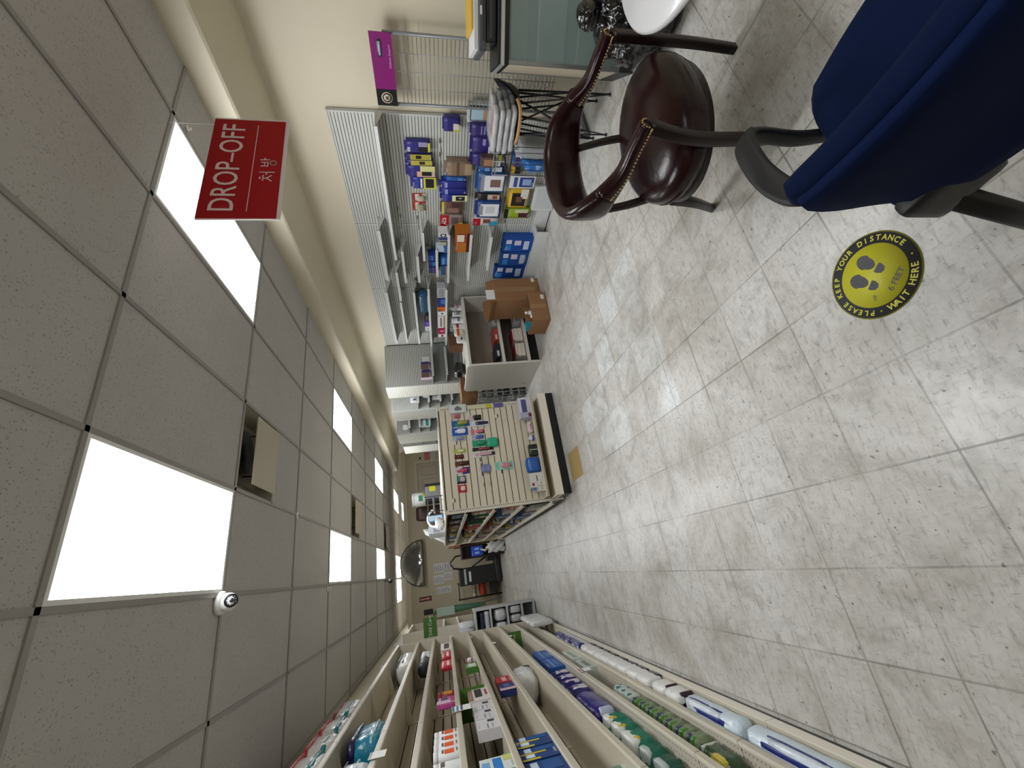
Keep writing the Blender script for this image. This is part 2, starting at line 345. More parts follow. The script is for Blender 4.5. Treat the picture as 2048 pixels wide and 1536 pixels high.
for (px_, py_), lb in (((594, 1031), 'white sprinkler head between the open vent and the second light'), ((655, 1178), 'white sprinkler head at the corner of the second left light'), ((375, 257), 'small sprinkler head beside the light behind the red sign'), ((774, 1170), 'distant sprinkler head in front of the curved mirror')):
    p = FL(px_, py_, ZC); t = thing('sprinkler_head', lb, 'sprinkler', (p.x, p.y, ZC), 'ceiling sprinkler heads')
    sk = .45 if px_ < 500 else .8; MB().lathe([(.035*sk, -.006), (.04*sk, 0)], (p.x, p.y, ZC), M_WHITE, 16).build('escutcheon', t); MB().lathe([(.018*sk, -.045*sk), (.018*sk, -.041*sk), (.006*sk, -.04*sk), (.008*sk, -.006)], (p.x, p.y, ZC), mat('d5d5d0', .3), 12).build('deflector', t)
# hanging DROP-OFF sign
SY = 1.6; a = WY(388, 438, SY); b = WY(579, 242, SY); x0, x1, z0, z1 = a.x, b.x, b.z, a.z; cxs = (x0+x1)/2
t = thing('hanging_sign', 'red hanging DROP-OFF sign with white lettering and Korean text', 'sign', (cxs, SY, z0))
MB().box(x0, x1, SY, SY+.008, z0, z1, mat('d9cfcb', .3)).build('acrylic_backing', t)
MB().box(x0+.004, x1-.014, SY-.003, SY, z0+.016, z1-.004, mat('9c000f', .5, spec=.25)).build('red_face', t)
RX = Matrix.Rotation(PI/2, 4, 'X'); wdt = x1-x0; hgt = z1-z0; mt = mat('d8c4c2', .5)
MB().text('DROP\u2013OFF', .150, mt, Matrix.Translation((cxs-.005, SY-.004, z1-.108)) @ RX @ Matrix.Diagonal((.845, 1.04, 1, 1)), bold=.0005).build('lettering', t)
MB().box(x0+.045, x1-.055, SY-.005, SY-.003, z0+.146, z0+.149, mt).build('rule_line', t)
mb = MB()
def stroke(pts, wd=.0055):
    for (ax, az), (bx, bz) in zip(pts, pts[1:]):
        dx, dz = bx-ax, bz-az; L = math.hypot(dx, dz) or 1; nx, nz = -dz/L*wd/2, dx/L*wd/2; ex, ez = dx/L*wd/3, dz/L*wd/3
        P = [(ax-ex+nx, az-ez+nz), (ax-ex-nx, az-ez-nz), (bx+ex-nx, bz+ez-nz), (bx+ex+nx, bz+ez+nz)]
        mb.add([(KX+px, SY-.004, KZ+pz) for px, pz in P]+[(KX+px, SY-.003, KZ+pz) for px, pz in P], [(0, 1, 2, 3), (0, 4, 5, 1), (1, 5, 6, 2), (2, 6, 7, 3), (3, 7, 4, 0)], mt)
KX, KZ = cxs-.075, z0+.075     # 처
stroke([(-.018, .034), (-.006, .034)]); stroke([(-.03, .02), (.006, .02)]); stroke([(-.012, .02), (-.018, -.002), (-.033, -.02)]); stroke([(-.014, .004), (.006, -.018)]); stroke([(.012, .006), (.026, .006)]); stroke([(.028, .038), (.028, -.03)])
KX = cxs+.025                  # 방
stroke([(-.028, .035), (-.028, .005), (.0, .005), (.0, .035)]); stroke([(-.028, .02), (0, .02)]); stroke([(.018, .04), (.018, -.002)]); stroke([(.018, .02), (.03, .02)]); stroke([(-.004+.016*math.cos(k*PI/8), -.02+.014*math.sin(k*PI/8)) for k in range(17)])
mb.build('korean_lettering', t)
mb = MB()
for xx in (x0+.05, x1-.05): mb.tube([(xx, SY+.004, z1), (xx, SY+.004, ZC)], .0008, mat('cfd2d4', .2), 5)
mb.build('hanging_wire', t)
# ================================================================= FLOOR STICKER and odd tile
c = FL(1747, 552); aA = FL(1764, 592); aB = FL(1789, 544); ang = math.atan2(aB.y-aA.y, aB.x-aA.x)
t = thing('floor_decal', 'round yellow and black PLEASE KEEP YOUR DISTANCE floor sticker', 'floor sticker', (c.x, c.y, 0)); MT = Matrix.Translation((c.x, c.y, 0)) @ Matrix.Rotation(ang, 4, 'Z')
YEL = mat('c2bf2a', .5); DRK = mat('35353a', .5)
MB().lathe([(.142, 0), (.142, .0012)], ZR, mat('8f8f2a', .5), 64, MT).build('edge_ring', t)
MB().lathe([(.138, 0), (.138, .0016)], ZR, DRK, 64, MT).build('dark_ring', t)
MB().lathe([(.104, 0), (.104, .002)], ZR, YEL, 64, MT).build('yellow_centre', t)
mb = MB()
def arc_text(txt, r, a0, a1, size, inward=False):
    n = len(txt)
    for i, ch in enumerate(txt):
        a = a0+(a1-a0)*(i+.5)/n
        M_ = MT @ Matrix.Translation((r*math.cos(a), r*math.sin(a), .0021)) @ Matrix.Rotation(a+(PI/2 if inward else -PI/2), 4, 'Z')
        if ch == '.': mb.lathe([(.003, 0), (.003, .0003)], (r*math.cos(a), r*math.sin(a), .0021), YEL, 8, MT)
        elif ch != ' ': mb.text(ch, size, YEL, M_, .0001, .0006)
arc_text('PLEASE KEEP YOUR DISTANCE', .121, math.radians(212), math.radians(-22), .024); arc_text('. WAIT HERE .', .121, math.radians(216), math.radians(324), .027, True)
mb.build('ring_lettering', t)
mb = MB().text('6 FEET', .026, DRK, MT @ Matrix.Translation((.012, -.072, .0021)), .0001, .0006).text('eff', .018, DRK, MT @ Matrix.Translation((-.062, -.04, .0021)) @ Matrix.Rotation(.3, 4, 'Z'), .0001)
mb.build('centre_lettering', t)
mb = MB()
for sx in (-1, 1):
    A_ = MT @ Matrix.Translation((sx*.03, .03 if sx > 0 else .022, 0)) @ Matrix.Rotation(-sx*.06, 4, 'Z')
    mb.prism([(.024*math.cos(k*PI/12)*(1 if math.sin(k*PI/12) > 0 else .8), .032*math.sin(k*PI/12)) for k in range(24)], .002, .0024, DRK, A_ @ Matrix.Translation((0, .012, 0)))
    mb.prism([(-.015, -.026), (.015, -.026), (.016, -.036), (.011, -.05), (0, -.055), (-.011, -.05), (-.016, -.036)], .002, .0024, DRK, A_)
mb.build('footprints', t)
tag(MB().box(.713, 1.015, 4.02, 4.40, 0, .0015, mat('a88f57', .4, bump=.2, bscale=20)).build('floor_tile'), 'tan vinyl replacement tile at the foot of the end display', 'floor tile')
# ================================================================= PRODUCTS
def printed(t, w, dpt, h, bands, name='printed_label'):
    fr = [b for b in bands if not isinstance(b[0], str)]
    if fr and h > .09:     # small lines of print under the largest patch
        rr = random.Random(len(t.name)+int(w*1e4)); u = rr.uniform(.1, .3); v = rr.uniform(.04, .12) if rr.random() < .5 else rr.uniform(.86, .92)
        bands = list(bands)+[(u, u+rr.uniform(.25, .5), v, v+.018, 'b9bac0'), (u, u+rr.uniform(.15, .4), v+.035, v+.05, 'a3a5ad')]
    """bands on the front face (-y side): (u0,u1,v0,v1,colour) fractions of width / height; face 't' = top"""
    mb = MB()
    for i, bnd in enumerate(bands):
        fc = 'f'
        if isinstance(bnd[0], str): fc, bnd = bnd[0], bnd[1:]
        u0, u1, v0, v1, c = bnd; m_ = mat(c, .4); e = .0008+.0003*i
        if fc == 'f': mb.box(-w/2+w*u0, -w/2+w*u1, -e, .0, h*v0, h*v1, m_)
        elif fc == 't': mb.box(-w/2+w*u0, -w/2+w*u1, dpt*v0, dpt*v1, h, h+e, m_)
        elif fc == 'l': mb.box(-w/2-e, -w/2, dpt*u0, dpt*u1, h*v0, h*v1, m_)
        elif fc == 'r': mb.box(w/2, w/2+e, dpt*u0, dpt*u1, h*v0, h*v1, m_)
    return mb
def product(kind, name, w, d, h, col, bands, loc, rz, label, cat, group=None, film=None):
    """front face at local y=0, depth towards +y, base z=0"""
    t = lthing(name, label, cat, loc, rz, group); m_ = mat(col, .45) if not film else wrap(col)
    if kind == 'box':
        MB().box(-w/2, w/2, 0, d, 0, h, m_).build('carton', t)
        if bands: printed(t, w, d, h, bands).build('printed_label', t)
    elif kind == 'bag':
        sd = random.random()*9
        def fn(q, p):
            k = 1+.05*math.sin(7*p[0]+sd)+.04*math.sin(9*p[2]+2*sd); pin = 1-.28*abs(p[2])**4
            return Vector((q.x*(1-.04*abs(p[2])**3), q.y*k*pin, q.z+.012*h*(1+math.sin(5*p[0]+sd))*(p[2]+1)/2+.001))
        MB().rbox((0, d/2, h/2), (w, d, h), min(w, d, h)*.32, m_, 8, fn).build('plastic_pack', t)
        if bands: 
            mb = MB()
            for i, (u0, u1, v0, v1, c) in enumerate(bands): mb.rbox((-w/2+w*(u0+u1)/2, d*.5, h*(v0+v1)/2), (w*(u1-u0), d*1.03+.001*i, h*(v1-v0)), d*.12, wrap(c), 4)
            mb.build('printed_band', t)
    elif kind == 'card':        # blister card on a hook
        MB().box(-w/2, w/2, d-.003, d, 0, h, m_).build('backing_card', t)
        if bands: 
            mb = MB()
            for i, (u0, u1, v0, v1, c) in enumerate(bands): mb.box(-w/2+w*u0, -w/2+w*u1, d-.004-.0003*i, d-.003, h*v0, h*v1, mat(c, .4))
            mb.build('printed_label', t)
        MB().rbox((0, d*.5, h*.42), (w*.62, d*.9, h*.55), d*.35, mat(bands[-1][4] if bands else 'c9c9c9', .2, coat=.6), 4).build('blister_content', t)
        MB().tube([(0, d, h*.93), (0, -.01, h*.93), (0, -.014, h*.96)], .0025, M_CHROME, 5).build('peg', t)
    elif kind == 'pack':        # deep stack of cards/boxes on a hook: body + header
        MB().rbox((0, d/2, h*.46), (w, d, h*.92), .006, m_, 3).build('package', t)
        if bands: printed(t, w, d, h, bands).build('printed_label', t)
        MB().box(-w*.45, w*.45, d*.4, d*.45, h*.92, h, m_).build('header_card', t)
    elif kind == 'bottle':
        r = min(w, d)/2
        MB().lathe([(r*.92, 0), (r, .006), (r, h*.72), (r*.9, h*.8), (r*.5, h*.86), (r*.5, h*.88)], (0, r, 0), m_, 18).build('bottle_body', t)
        MB().lathe([(r*.58, h*.86), (r*.58, h)], (0, r, 0), mat(bands[0][4] if bands else 'e8e8e6', .4), 16).build('cap', t)
        if len(bands) > 1:
            mb = MB()
            for i, (u0, u1, v0, v1, c) in enumerate(bands[1:]): mb.lathe([(r*1.01+.0004*i, h*v0), (r*1.01+.0004*i, h*v1)], (0, r, 0), mat(c, .5), 18)
            mb.build('printed_label', t)
    elif kind == 'jar':         # wide cylinder pack with a lid
        r = min(w, d)/2
        MB().lathe([(r*.95, 0), (r, .005), (r, h*.8), (r*.95, h*.82)], (0, r, 0), m_, 20).build('jar_body', t)
        MB().lathe([(r*.97, h*.82), (r*.97, h*.98), (r*.9, h)], (0, r, 0), mat(bands[0][4] if bands else 'e8e8e6', .45), 20).build('lid', t)
        if len(bands) > 1:
            mb = MB()
            for i, (u0, u1, v0, v1, c) in enumerate(bands[1:]):
                k = 8; a0, a1 = -PI*.5-1.1+2.2*u0, -PI*.5-1.1+2.2*u1; rr = r*1.008+.0004*i
                vs = [(rr*math.cos(a0+(a1-a0)*j/k), r+rr*math.sin(a0+(a1-a0)*j/k), h*z) for z in (v0, v1) for j in range(k+1)]
                mb.add(vs, [(j, j+1, k+2+j, k+1+j) for j in range(k)], mat(c, .5))
            mb.build('printed_label', t)
    return t
# ================================================================= LEFT GONDOLA RUN
LX = -.87; LZ = [2.232, 1.933, 1.702, 1.452, 1.198, .967, .713, .458, .245]
SEC = [-.45, .86, 2.15, 3.45, 4.78, 6.09, 7.40]
M_LIP = mat('dfd9ca', .3, 0, 'shelf_lip_steel')
def perf_mat():
    N = NT('perforated_shelf_steel'); X, Y, Z = N.sep()
    fx = N.math('SUBTRACT', N.math('FRACT', N.math('MULTIPLY', X, 1/.0254)), .5); fy = N.math('SUBTRACT', N.math('FRACT', N.math('MULTIPLY', Y, 1/.0254)), .5)
    r = N.math('SQRT', N.math('ADD', N.math('MULTIPLY', fx, fx), N.math('MULTIPLY', fy, fy))); hole = N.math('LESS_THAN', r, .13)
    c = N.mix(N.noise(5, 4), 'bcb5a4', 'c9c2b1'); c = N.mix(hole, c, '2a2620'); N.lk(c, N.b.inputs['Base Color']); N.b.inputs['Roughness'].default_value = .4; return N.m
M_PERF = perf_mat(); M_SHELF = mat('c4bca9', .42, 0, 'shelf_steel', bump=.03)
def gondola_bay(i, y0, y1, far):
    LBL = ['nearest section of the long left shelving, mostly behind the camera', 'left shelving section holding the tall blue disposable-wear cartons', 'left shelving section with the blue and white bags on its base', 'left shelving section third from the far end, with white bottles', 'left shelving section with the small green shelf sign', 'left shelving section at the far end of the run']
    t = thing('shelving_unit', LBL[i], 'shelving unit', (-1.04, (y0+y1)/2, 0), 'cream steel shelving bays along the left wall')
    mb = MB().box(-1.215, -1.205, y0+.001, y1-.003, .1, 2.30, M_GROOVE); z = .12
    while z < 2.26: mb.box(-1.205, -1.193, y0+.001, y1-.003, z+.0055, min(z+.0707, 2.30), M_CREAM2); z += .0762
    mb.build('slatted_back', t)
    MB().box(-1.21, -1.185, y0+.001, y0+.018, .02, 2.32, M_CREAM).build('upright', t)
    if far: MB().box(-1.21, LX+.005, y1-.002, y1+.012, .0, 2.27, mat('c6bfae', .45, 0, 'end_panel_steel')).build('end_panel', t)
    for k, z in enumerate(LZ):
        m_ = M_PERF if k > 6 else M_SHELF
        s = MB().box(-1.195, LX, y0+.003, y1-.003, z-.032, z-.012, m_).box(LX-.001, LX+.004, y0+.003, y1-.003, z-.035, z, M_LIP).box(LX-.012, LX-.001, y0+.003, y1-.003, z-.012, z-.004, M_LIP).build('shelf', t)
        MB().box(LX+.004, LX+.008, y0+.003, y1-.003, z-.031, z-.004, mat('b9b2a0', .35)).build('price_channel', s)
        for yy in (y0+.006, y1-.006): MB().prism([(-1.195, z-.03), (LX-.03, z-.03), (-1.13, z-.085), (-1.195, z-.10)], yy-.0015, yy+.0015, M_CREAM, Matrix(((1, 0, 0, 0), (0, 0, 1, 0), (0, 1, 0, 0), (0, 0, 0, 1)))).build('shelf_bracket', s)
    MB().box(-1.193, -.829, y0+.002, y1-.002, .062, .078, M_SHELF).box(-.829, -.823, y0+.002, y1-.002, .03, .080, M_LIP).build('base_deck', t)
    MB().box(-.85, -.8305, y0+.002, y1-.002, 0, .06, M_KICK).build('kick_plate', t)
    return t
for i in range(6): gondola_bay(i, SEC[i], SEC[i+1], i == 5)
# the green shelf signs
GRN = mat('3f6a22', .5, 0, 'green_sign_board')
def shelf_sign(name, label, x0, x1, z0, z1, y, txt, vert=False, size=.05):
    t = thing(name, label, 'shelf sign', ((x0+x1)/2, y, z0)); MB().box(x0, x1, y, y+.004, z0, z1, GRN).build('sign_board', t)
    M_ = Matrix.Translation(((x0+x1)/2, y-.001, (z0+z1)/2)) @ RX
    MB().text(txt, size, mat('d8dccf', .5), M_, .0003).build('sign_lettering', t); return t
y = Yat(LX+.06, 1.3, 1356); a = WY(905, 1352, y); b = WY(953, 1333, y)
shelf_sign('shelf_sign', 'small green sign board jutting out halfway along the left shelving', -1.1, LX-.0, LZ[4]+.01, LZ[3]-.045, y, 'Sun Care', size=.045)
y = 6.9; MB_ = shelf_sign('shelf_sign', 'green sign board low on the left shelving behind the blue packs', -1.12, LX-.005, LZ[7]+.01, LZ[6]-.04, 6.62, 'Feminine', size=.05)
# cards clipped to the shelf lips
def tagcard(k, ypx, w, h, label, col='dfe2e0', tilt=0, stripes=('3d7f86', '9fb6cf')):
    z = LZ[k]; y = Yat(LX, z-.02, ypx); t = lthing('price_tag', label, 'price tag', (LX+.012, y, z-.03), PI/2, 'price tags clipped to the left shelf edges')
    T = Matrix.Rotation(tilt, 4, 'X'); MB().box(-w/2, w/2, -.004, -.002, -h*.55, h*.45, mat(col, .6), T).build('tag_card', t)
    mb = MB()
    for i, c in enumerate(stripes): mb.box(-w/2+.004, w/2-.004, -.005, -.004, h*(.3-.22*i), h*(.42-.22*i), mat(c, .6), T)
    mb.build('printed_lines', t)
tagcard(3, 1422, .12, .13, 'two white and blue price cards clipped at the white bottles', stripes=('2f6f74', '5c87b5', '4a4a52')); tagcard(1, 1517, .1, .09, 'white price tag under the blue and teal pack', stripes=('9a9a96',))
tagcard(4, 1277, .06, .05, 'small tag near the far end on the fifth shelf', stripes=('b06a62',)); tagcard(5, 1289, .07, .06, 'white double tag near the far end on the sixth shelf', stripes=('8a8a8a',))
tagcard(6, 1275, .07, .05, 'small tag on the seventh shelf near the far end', stripes=('a85a50',)); tagcard(7, 1344, .1, .10, 'white tags clipped beside the purple bags', stripes=('a03a34', '55565a')); tagcard(3, 1276, .05, .04, 'tiny tag at the far end of the fourth shelf', stripes=('9a9a96',))
CATP = 'package'
def LP(k, ya, yb, h, d, kind, name, col, bands, label, cat=CATP, group=None, n=1, inset=.02, film=None):
    """n products side by side between image rows ya (far) and yb (near) on left shelf k (0=top)"""
    z = LZ[k]+(-.0115) if k < 9 else .088; X = LX-inset
    Y0, Y1 = Yat(X, LZ[k], ya), Yat(X, LZ[k], yb); step = (Y0-Y1)/n
    for i in range(n):
        yc = Y0-step*(i+.5); lb = label if n == 1 else label.replace('#', ('farthest', 'second farthest', 'third farthest', 'fourth farthest', 'fifth farthest', 'sixth farthest', 'seventh farthest', 'eighth farthest')[i] if i < n-1 else 'nearest')
        product(kind, name, step*.94, d, h, col, bands, (X, yc, z), PI/2, lb, cat, group, film)
DI = [(.0, 1, .30, .48, '16808c'), (.0, 1, .78, .88, 'b3182c')]
LP(0, 1392, 1422, .24, .22, 'bag', 'diaper_pack', 'b9bab6', [(.0, 1, .35, .55, '1f8088'), (0, 1, .80, .84, '8d2433')], 'farthest clear and teal diaper pack on the top left shelf', 'diaper pack', film=1, inset=.03)
LP(0, 1424, 1536, .25, .24, 'bag', 'diaper_pack', 'cfcdc7', DI, '# clear, teal and red diaper pack of the three on the top left shelf', 'diaper pack', 'big diaper packs on the top left shelf', 3, film=1, inset=.03)
LP(0, 1540, 1640, .25, .24, 'bag', 'diaper_pack', 'cfcdc7', DI, 'diaper pack at the lower picture edge on the top left shelf', 'diaper pack', film=1, inset=.03)
LP(0, 1326, 1336, .07, .07, 'bottle', 'clear_jar', 'a9aaa5', [(0, 0, 0, 0, 'c9c9c4')], 'small clear fitting standing alone on the top left shelf', 'jar')
LP(1, 1300, 1323, .215, .25, 'bag', 'tissue_pack', 'd9d8d4', [(.05, .95, .55, .7, '3c3c42'), (.05, .95, .82, .93, '55565c')], 'large white tissue pack at the far end of the second left shelf', 'tissue pack', film=1, inset=.05)
LP(1, 1430, 1474, .24, .25, 'bag', 'incontinence_pack', '1782a0', [(-.01, 1.01, .76, 1.01, '140f4a'), (.04, .96, .30, .44, '8fc3cf'), (.1, .6, .02, .2, '4a8f9a')], 'glossy teal and navy pack on the second left shelf', 'incontinence pack', film=1, inset=.03)
LP(1, 1508, 1560, .225, .25, 'bag', 'incontinence_pack', 'cfd4d6', [(0, 1, .7, .78, '1d1d3c'), (0, 1, .4, .5, '9fc0c6')], 'silvery white pack beside the teal one, cut by the picture edge', 'incontinence pack', film=1, inset=.03)
LP(2, 1299, 1325, .15, .15, 'bag', 'wipes_pack', '1a1a1e', [(.45, 1.02, .1, .9, 'c9c9cb')], 'small black and white pack on the third left shelf', 'wipes pack')
LP(3, 1284, 1297, .14, .05, 'box', 'lotion_carton', 'd8d6d2', [(.1, .9, .2, .7, '44333a')], 'white carton at the far end of the fourth left shelf', 'carton')
LP(3, 1299, 1314, .13, .04, 'pack', 'candy_pouch', 'a31c2b', [(.2, .8, .3, .5, 'd9b9b9')], 'red pouch just behind the far white carton, fourth left shelf', 'pouch')
LP(3, 1317, 1332, .13, .04, 'pack', 'candy_pouch', 'b52034', [(.2, .8, .3, .5, 'e0c0c0')], 'second red pouch at the far end, fourth left shelf', 'pouch')
LP(3, 1372, 1387, .14, .08, 'jar', 'red_jar', '8e1220', [(0, 0, 0, 0, 'a01526'), (.1, .9, .2, .7, 'c98a2c')], 'dark red jar in the middle of the fourth left shelf', 'jar')
LP(3, 1389, 1403, .15, .04, 'pack', 'pink_pouch', 'c04a94', [(0, .45, 0, 1, 'd9b8c8'), (.5, .9, .45, .8, '3d2c55'), (.1, .9, .0, .3, 'a82c74')], 'pink and white package beside the red jar', 'pouch')
BB = [(0, 0, 0, 0, 'e2e3e3'), (.15, .6, .25, .6, 'd9592c'), (.2, .55, .62, .7, '5f5f63'), (.2, .55, .12, .18, '77777b')]
LP(3, 1450, 1500, .155, .075, 'jar', 'white_bottle', 'e3e4e5', BB, '# white bottle with orange label of the four on the fourth left shelf', 'bottle', 'white bottles with orange labels', 4)
LP(3, 1501, 1535, .15, .09, 'jar', 'white_bottle', 'dcdddd', [(0, 0, 0, 0, 'e2e3e3'), (.2, .8, .6, .75, '6a5a55')], 'wide white bottle at the picture edge, fourth left shelf', 'bottle')
LP(3, 1537, 1590, .15, .09, 'jar', 'white_bottle', 'dcdddd', [(0, 0, 0, 0, 'e2e3e3'), (.2, .8, .6, .75, '6a5a55')], 'another wide white bottle cut off by the picture edge', 'bottle')
LP(4, 1305, 1322, .11, .07, 'bottle', 'lotion_bottle', 'd7cfcd', [(0, 0, 0, 0, 'b06468'), (0, 1, .3, .5, '8f6a70')], 'small pale lotion bottle on the fifth left shelf, far end', 'bottle')
LP(4, 1323, 1333, .13, .05, 'box', 'green_carton', '4f7f33', [(.2, .8, .2, .8, 'c9cfc4')], 'green and white carton right behind the small green sign', 'carton')
LP(4, 1370, 1396, .16, .04, 'box', 'tall_carton', 'd5d1cb', [(.2, .8, .35, .7, '2e2e33'), (0, 1, .8, 1, 'a06a58'), (.3, .7, .1, .2, '9c2430')], 'narrow white carton with dark window, fifth left shelf', 'carton')
LP(4, 1399, 1453, .145, .06, 'box', 'white_carton', 'cfcdd0', [(.68, .9, .2, .5, '3a3a40'), (.08, .5, .5, .56, '7f7f88'), (.08, .5, .3, .34, '8f8f98')], '# plain white carton of the three stacked in a row, fifth left shelf', 'carton', 'three plain white cartons', 3, inset=.03)
LP(4, 1506, 1535, .17, .15, 'box', 'blue_carton', 'cdd3cf', [(.1, .9, .35, .62, '2a78c0'), (0, .3, .7, 1, 'c9c46a'), (.6, 1, .05, .3, 'c2c670'), (.35, .7, .72, .95, '6f9fd0')], 'blue, white and yellow carton low in the picture, fifth left shelf', 'carton', inset=.03)
LP(4, 1537, 1570, .17, .15, 'box', 'blue_carton', '8ea3b8', [(.1, .9, .35, .62, '4b6f9c')], 'grey-blue carton cut off by the picture edge, fifth left shelf', 'carton', inset=.03)
LP(5, 1350, 1362, .13, .05, 'box', 'red_carton', 'a3202c', [(.2, .8, .3, .6, 'd8a8a8')], 'red package on the sixth left shelf', 'carton', inset=.05)
LP(5, 1363, 1376, .13, .05, 'box', 'navy_carton', '19265c', [(0, .3, 0, 1, 'cdb2b8'), (.4, .9, .3, .7, '4a64a0')], 'navy package beside the red one, sixth left shelf', 'carton', inset=.05)
for a_, b_, c_, lb in ((1464, 1484, 'c6b22e', 'farthest'), (1485, 1508, 'c6b22e', 'middle'), (1509, 1570, 'c25a20', 'nearest and largest')):
    LP(5, a_, b_, .20, .22, 'box', 'underwear_carton', '123a72', [(0, 1, .9, 1, '0d2452'), (.02, .14, .5, .95, c_), (.2, .45, .62, .85, 'c9d6e4'), (.48, .58, .3, .98, c_), (.62, .95, .66, .84, 'b7c8da'), (.62, .95, .1, .55, '1c4f8c')], lb+' of the dark blue cartons with yellow and white print', 'carton', 'dark blue cartons on the sixth left shelf', inset=.03)
LP(6, 1327, 1343, .215, .25, 'bag', 'pad_pack', 'dcdcda', [(.84, .93, .1, .78, '101012')], 'tall white plastic pack standing alone on the seventh left shelf', 'pad pack', film=1, inset=.04)
LP(6, 1515, 1545, .15, .12, 'jar', 'green_jar', 'cfd6cf', [(0, 0, 0, 0, '26331f'), (.1, .9, .2, .6, '6f8f7a')], 'white jar with dark green lid at the lower picture edge', 'jar', inset=.05)
LP(7, 1300, 1331, .15, .2, 'box', 'blue_pack', '1d4f94', [(.05, .95, .55, .65, '6f94c8'), (.2, .7, .2, .4, '3a6ab0')], '# light blue pack of the two behind the purple bags', 'pad pack', 'blue packs on the eighth left shelf', 2, inset=.04)
LP(7, 1334, 1372, .22, .18, 'bag', 'purple_bag', '1b1560', [(.2, .8, .15, .7, 'c3bcc6')], '# purple bag with pale window of the four in a row', 'pad bag', 'purple bags with pale windows', 4, film=1, inset=.03)
LP(7, 1373, 1412, .20, .2, 'bag', 'purple_bag', '1d1273', [(.0, .15, .2, .7, 'a9b0c8')], 'big glossy purple bag leaning at the near end of the row', 'pad bag', film=1, inset=.03)
for a_, b_, lb in ((1416, 1429, 'farthest'), (1430, 1445, 'middle'), (1446, 1470, 'nearest')):
    LP(7, a_, b_, .17, .22, 'bag', 'teal_pack', '0f6f58', [(.02, .98, .55, .97, 'd3d6cf'), (.1, .4, .5, .9, 'c9b024')], lb+' teal pack with white and yellow top, eighth left shelf', 'pad pack', 'teal packs with yellow print', inset=.03)
LP(7, 1474, 1496, .15, .22, 'bag', 'green_pack', '0c5c48', [(.1, .9, .6, .98, 'a9b3ac')], 'teal pack with grey top, near end of the eighth left shelf', 'pad pack', inset=.04)
LP(7, 1498, 1525, .14, .2, 'bag', 'green_pack', '0b4a3c', [(.1, .9, .6, .98, 'aab8b6')], 'last dark teal pack on the eighth left shelf', 'pad pack', inset=.05)
LP(8, 1300, 1315, .10, .14, 'box', 'white_pack', 'c9cfc6', [(.1, .9, .3, .7, '8fa596')], 'pale green carton behind the tags, ninth left shelf', 'carton', inset=.04)
LP(8, 1317, 1333, .10, .14, 'box', 'grey_pack', 'b6bdb4', [(.2, .8, .3, .7, '6f7a72')], 'grey-green carton next to the pale one, ninth left shelf', 'carton', inset=.04)
LP(8, 1364, 1385, .12, .16, 'bag', 'liner_pack', 'bcc6bb', [(.1, .6, .5, .9, '1f6a6a'), (.4, .8, .2, .6, '2c4f8c')], '# pale liner pack with teal print of the three, ninth left shelf', 'liner pack', 'pale liner packs', 3, inset=.03)
LP(8, 1387, 1470, .125, .18, 'bag', 'liner_pack', '6f7f5c', [(.15, .5, .5, .98, '3f7a24'), (.55, .85, .5, .97, '2f3c52')], '# olive green clear-wrapped liner pack of the seven in a row', 'liner pack', 'olive green liner packs', 7, inset=.025, film=1)
LP(8, 1472, 1520, .13, .19, 'bag', 'green_bale', '23401f', [(.1, .55, .6, .99, 'c9b93c'), (.75, .85, .1, .9, 'b9c0b4')], 'dark green wrapped pack with yellow top, ninth left shelf', 'liner pack', inset=.035, film=1)
# base deck: bags of adult underwear
def BP(ya, yb, w_, h, kind, name, col, bands, label, cat='pad bag', group=None, n=1, xf=-.815, film=1):
    Y0, Y1 = Yat(xf, .1, ya), Yat(xf, .1, yb); step = (Y0-Y1)/n
    for i in range(n):
        lb = label.replace('#', ('farthest', 'second farthest', 'third farthest', 'fourth farthest', 'fifth farthest', 'sixth farthest', 'seventh farthest', 'eighth farthest')[i] if i < n-1 else 'nearest') if n > 1 else label
        product(kind, name, step*.97, w_, h, col, bands, (xf-.012, Y0-step*(i+.5), .0815), PI/2, lb, cat, group, film)
for yy, lb in ((6.95, 'farthest'), (6.62, 'middle'), (6.30, 'nearest')): product('bag', 'clear_bag', .27, .075, .29, 'd2d4d2', [], (-.745, yy, .0815), PI/2, lb+' tall frosted white bag of the three at the far end of the base shelf', 'bag', 'frosted bags at the far end', 1)
BP(1258, 1281, .07, .122, 'bag', 'navy_bag', 'cfd0d6', [(-.02, 1.02, .5, 1.02, '262a78')], '# white and navy bag of the three beside the frosted bags', n=3, group='white and navy bags')
BP(1282, 1347, .07, .122, 'bag', 'white_bag', 'dfdedb', [(.1, .9, -.01, .3, '17182a')], '# white bag with a dark lower stripe in the row of eight', n=8, group='white bags with dark lower stripe')
BP(1350, 1376, .07, .12, 'bag', 'white_bag', 'dcdcd8', [(.0, .12, .1, .8, '2a0f26')], '# low white bag of the two before the pale blue ones', n=2, group='low white bags')
BP(1379, 1432, .13, .112, 'bag', 'blue_white_bag', 'c3d2dc', [(.30, .95, .70, 1.02, 'c9d3dc'), (.30, .97, .62, .80, '1d2a6c')], 'pale blue crinkled bag lying flat, farther of the two nearest', film=1)
BP(1435, 1536, .13, .112, 'bag', 'blue_white_bag', 'c3d2dc', [(.1, .7, .70, 1.02, 'c9d3dc'), (.1, .75, .62, .80, '1d2a6c')], 'pale blue crinkled bag lying flat, nearest on the base shelf', film=1)
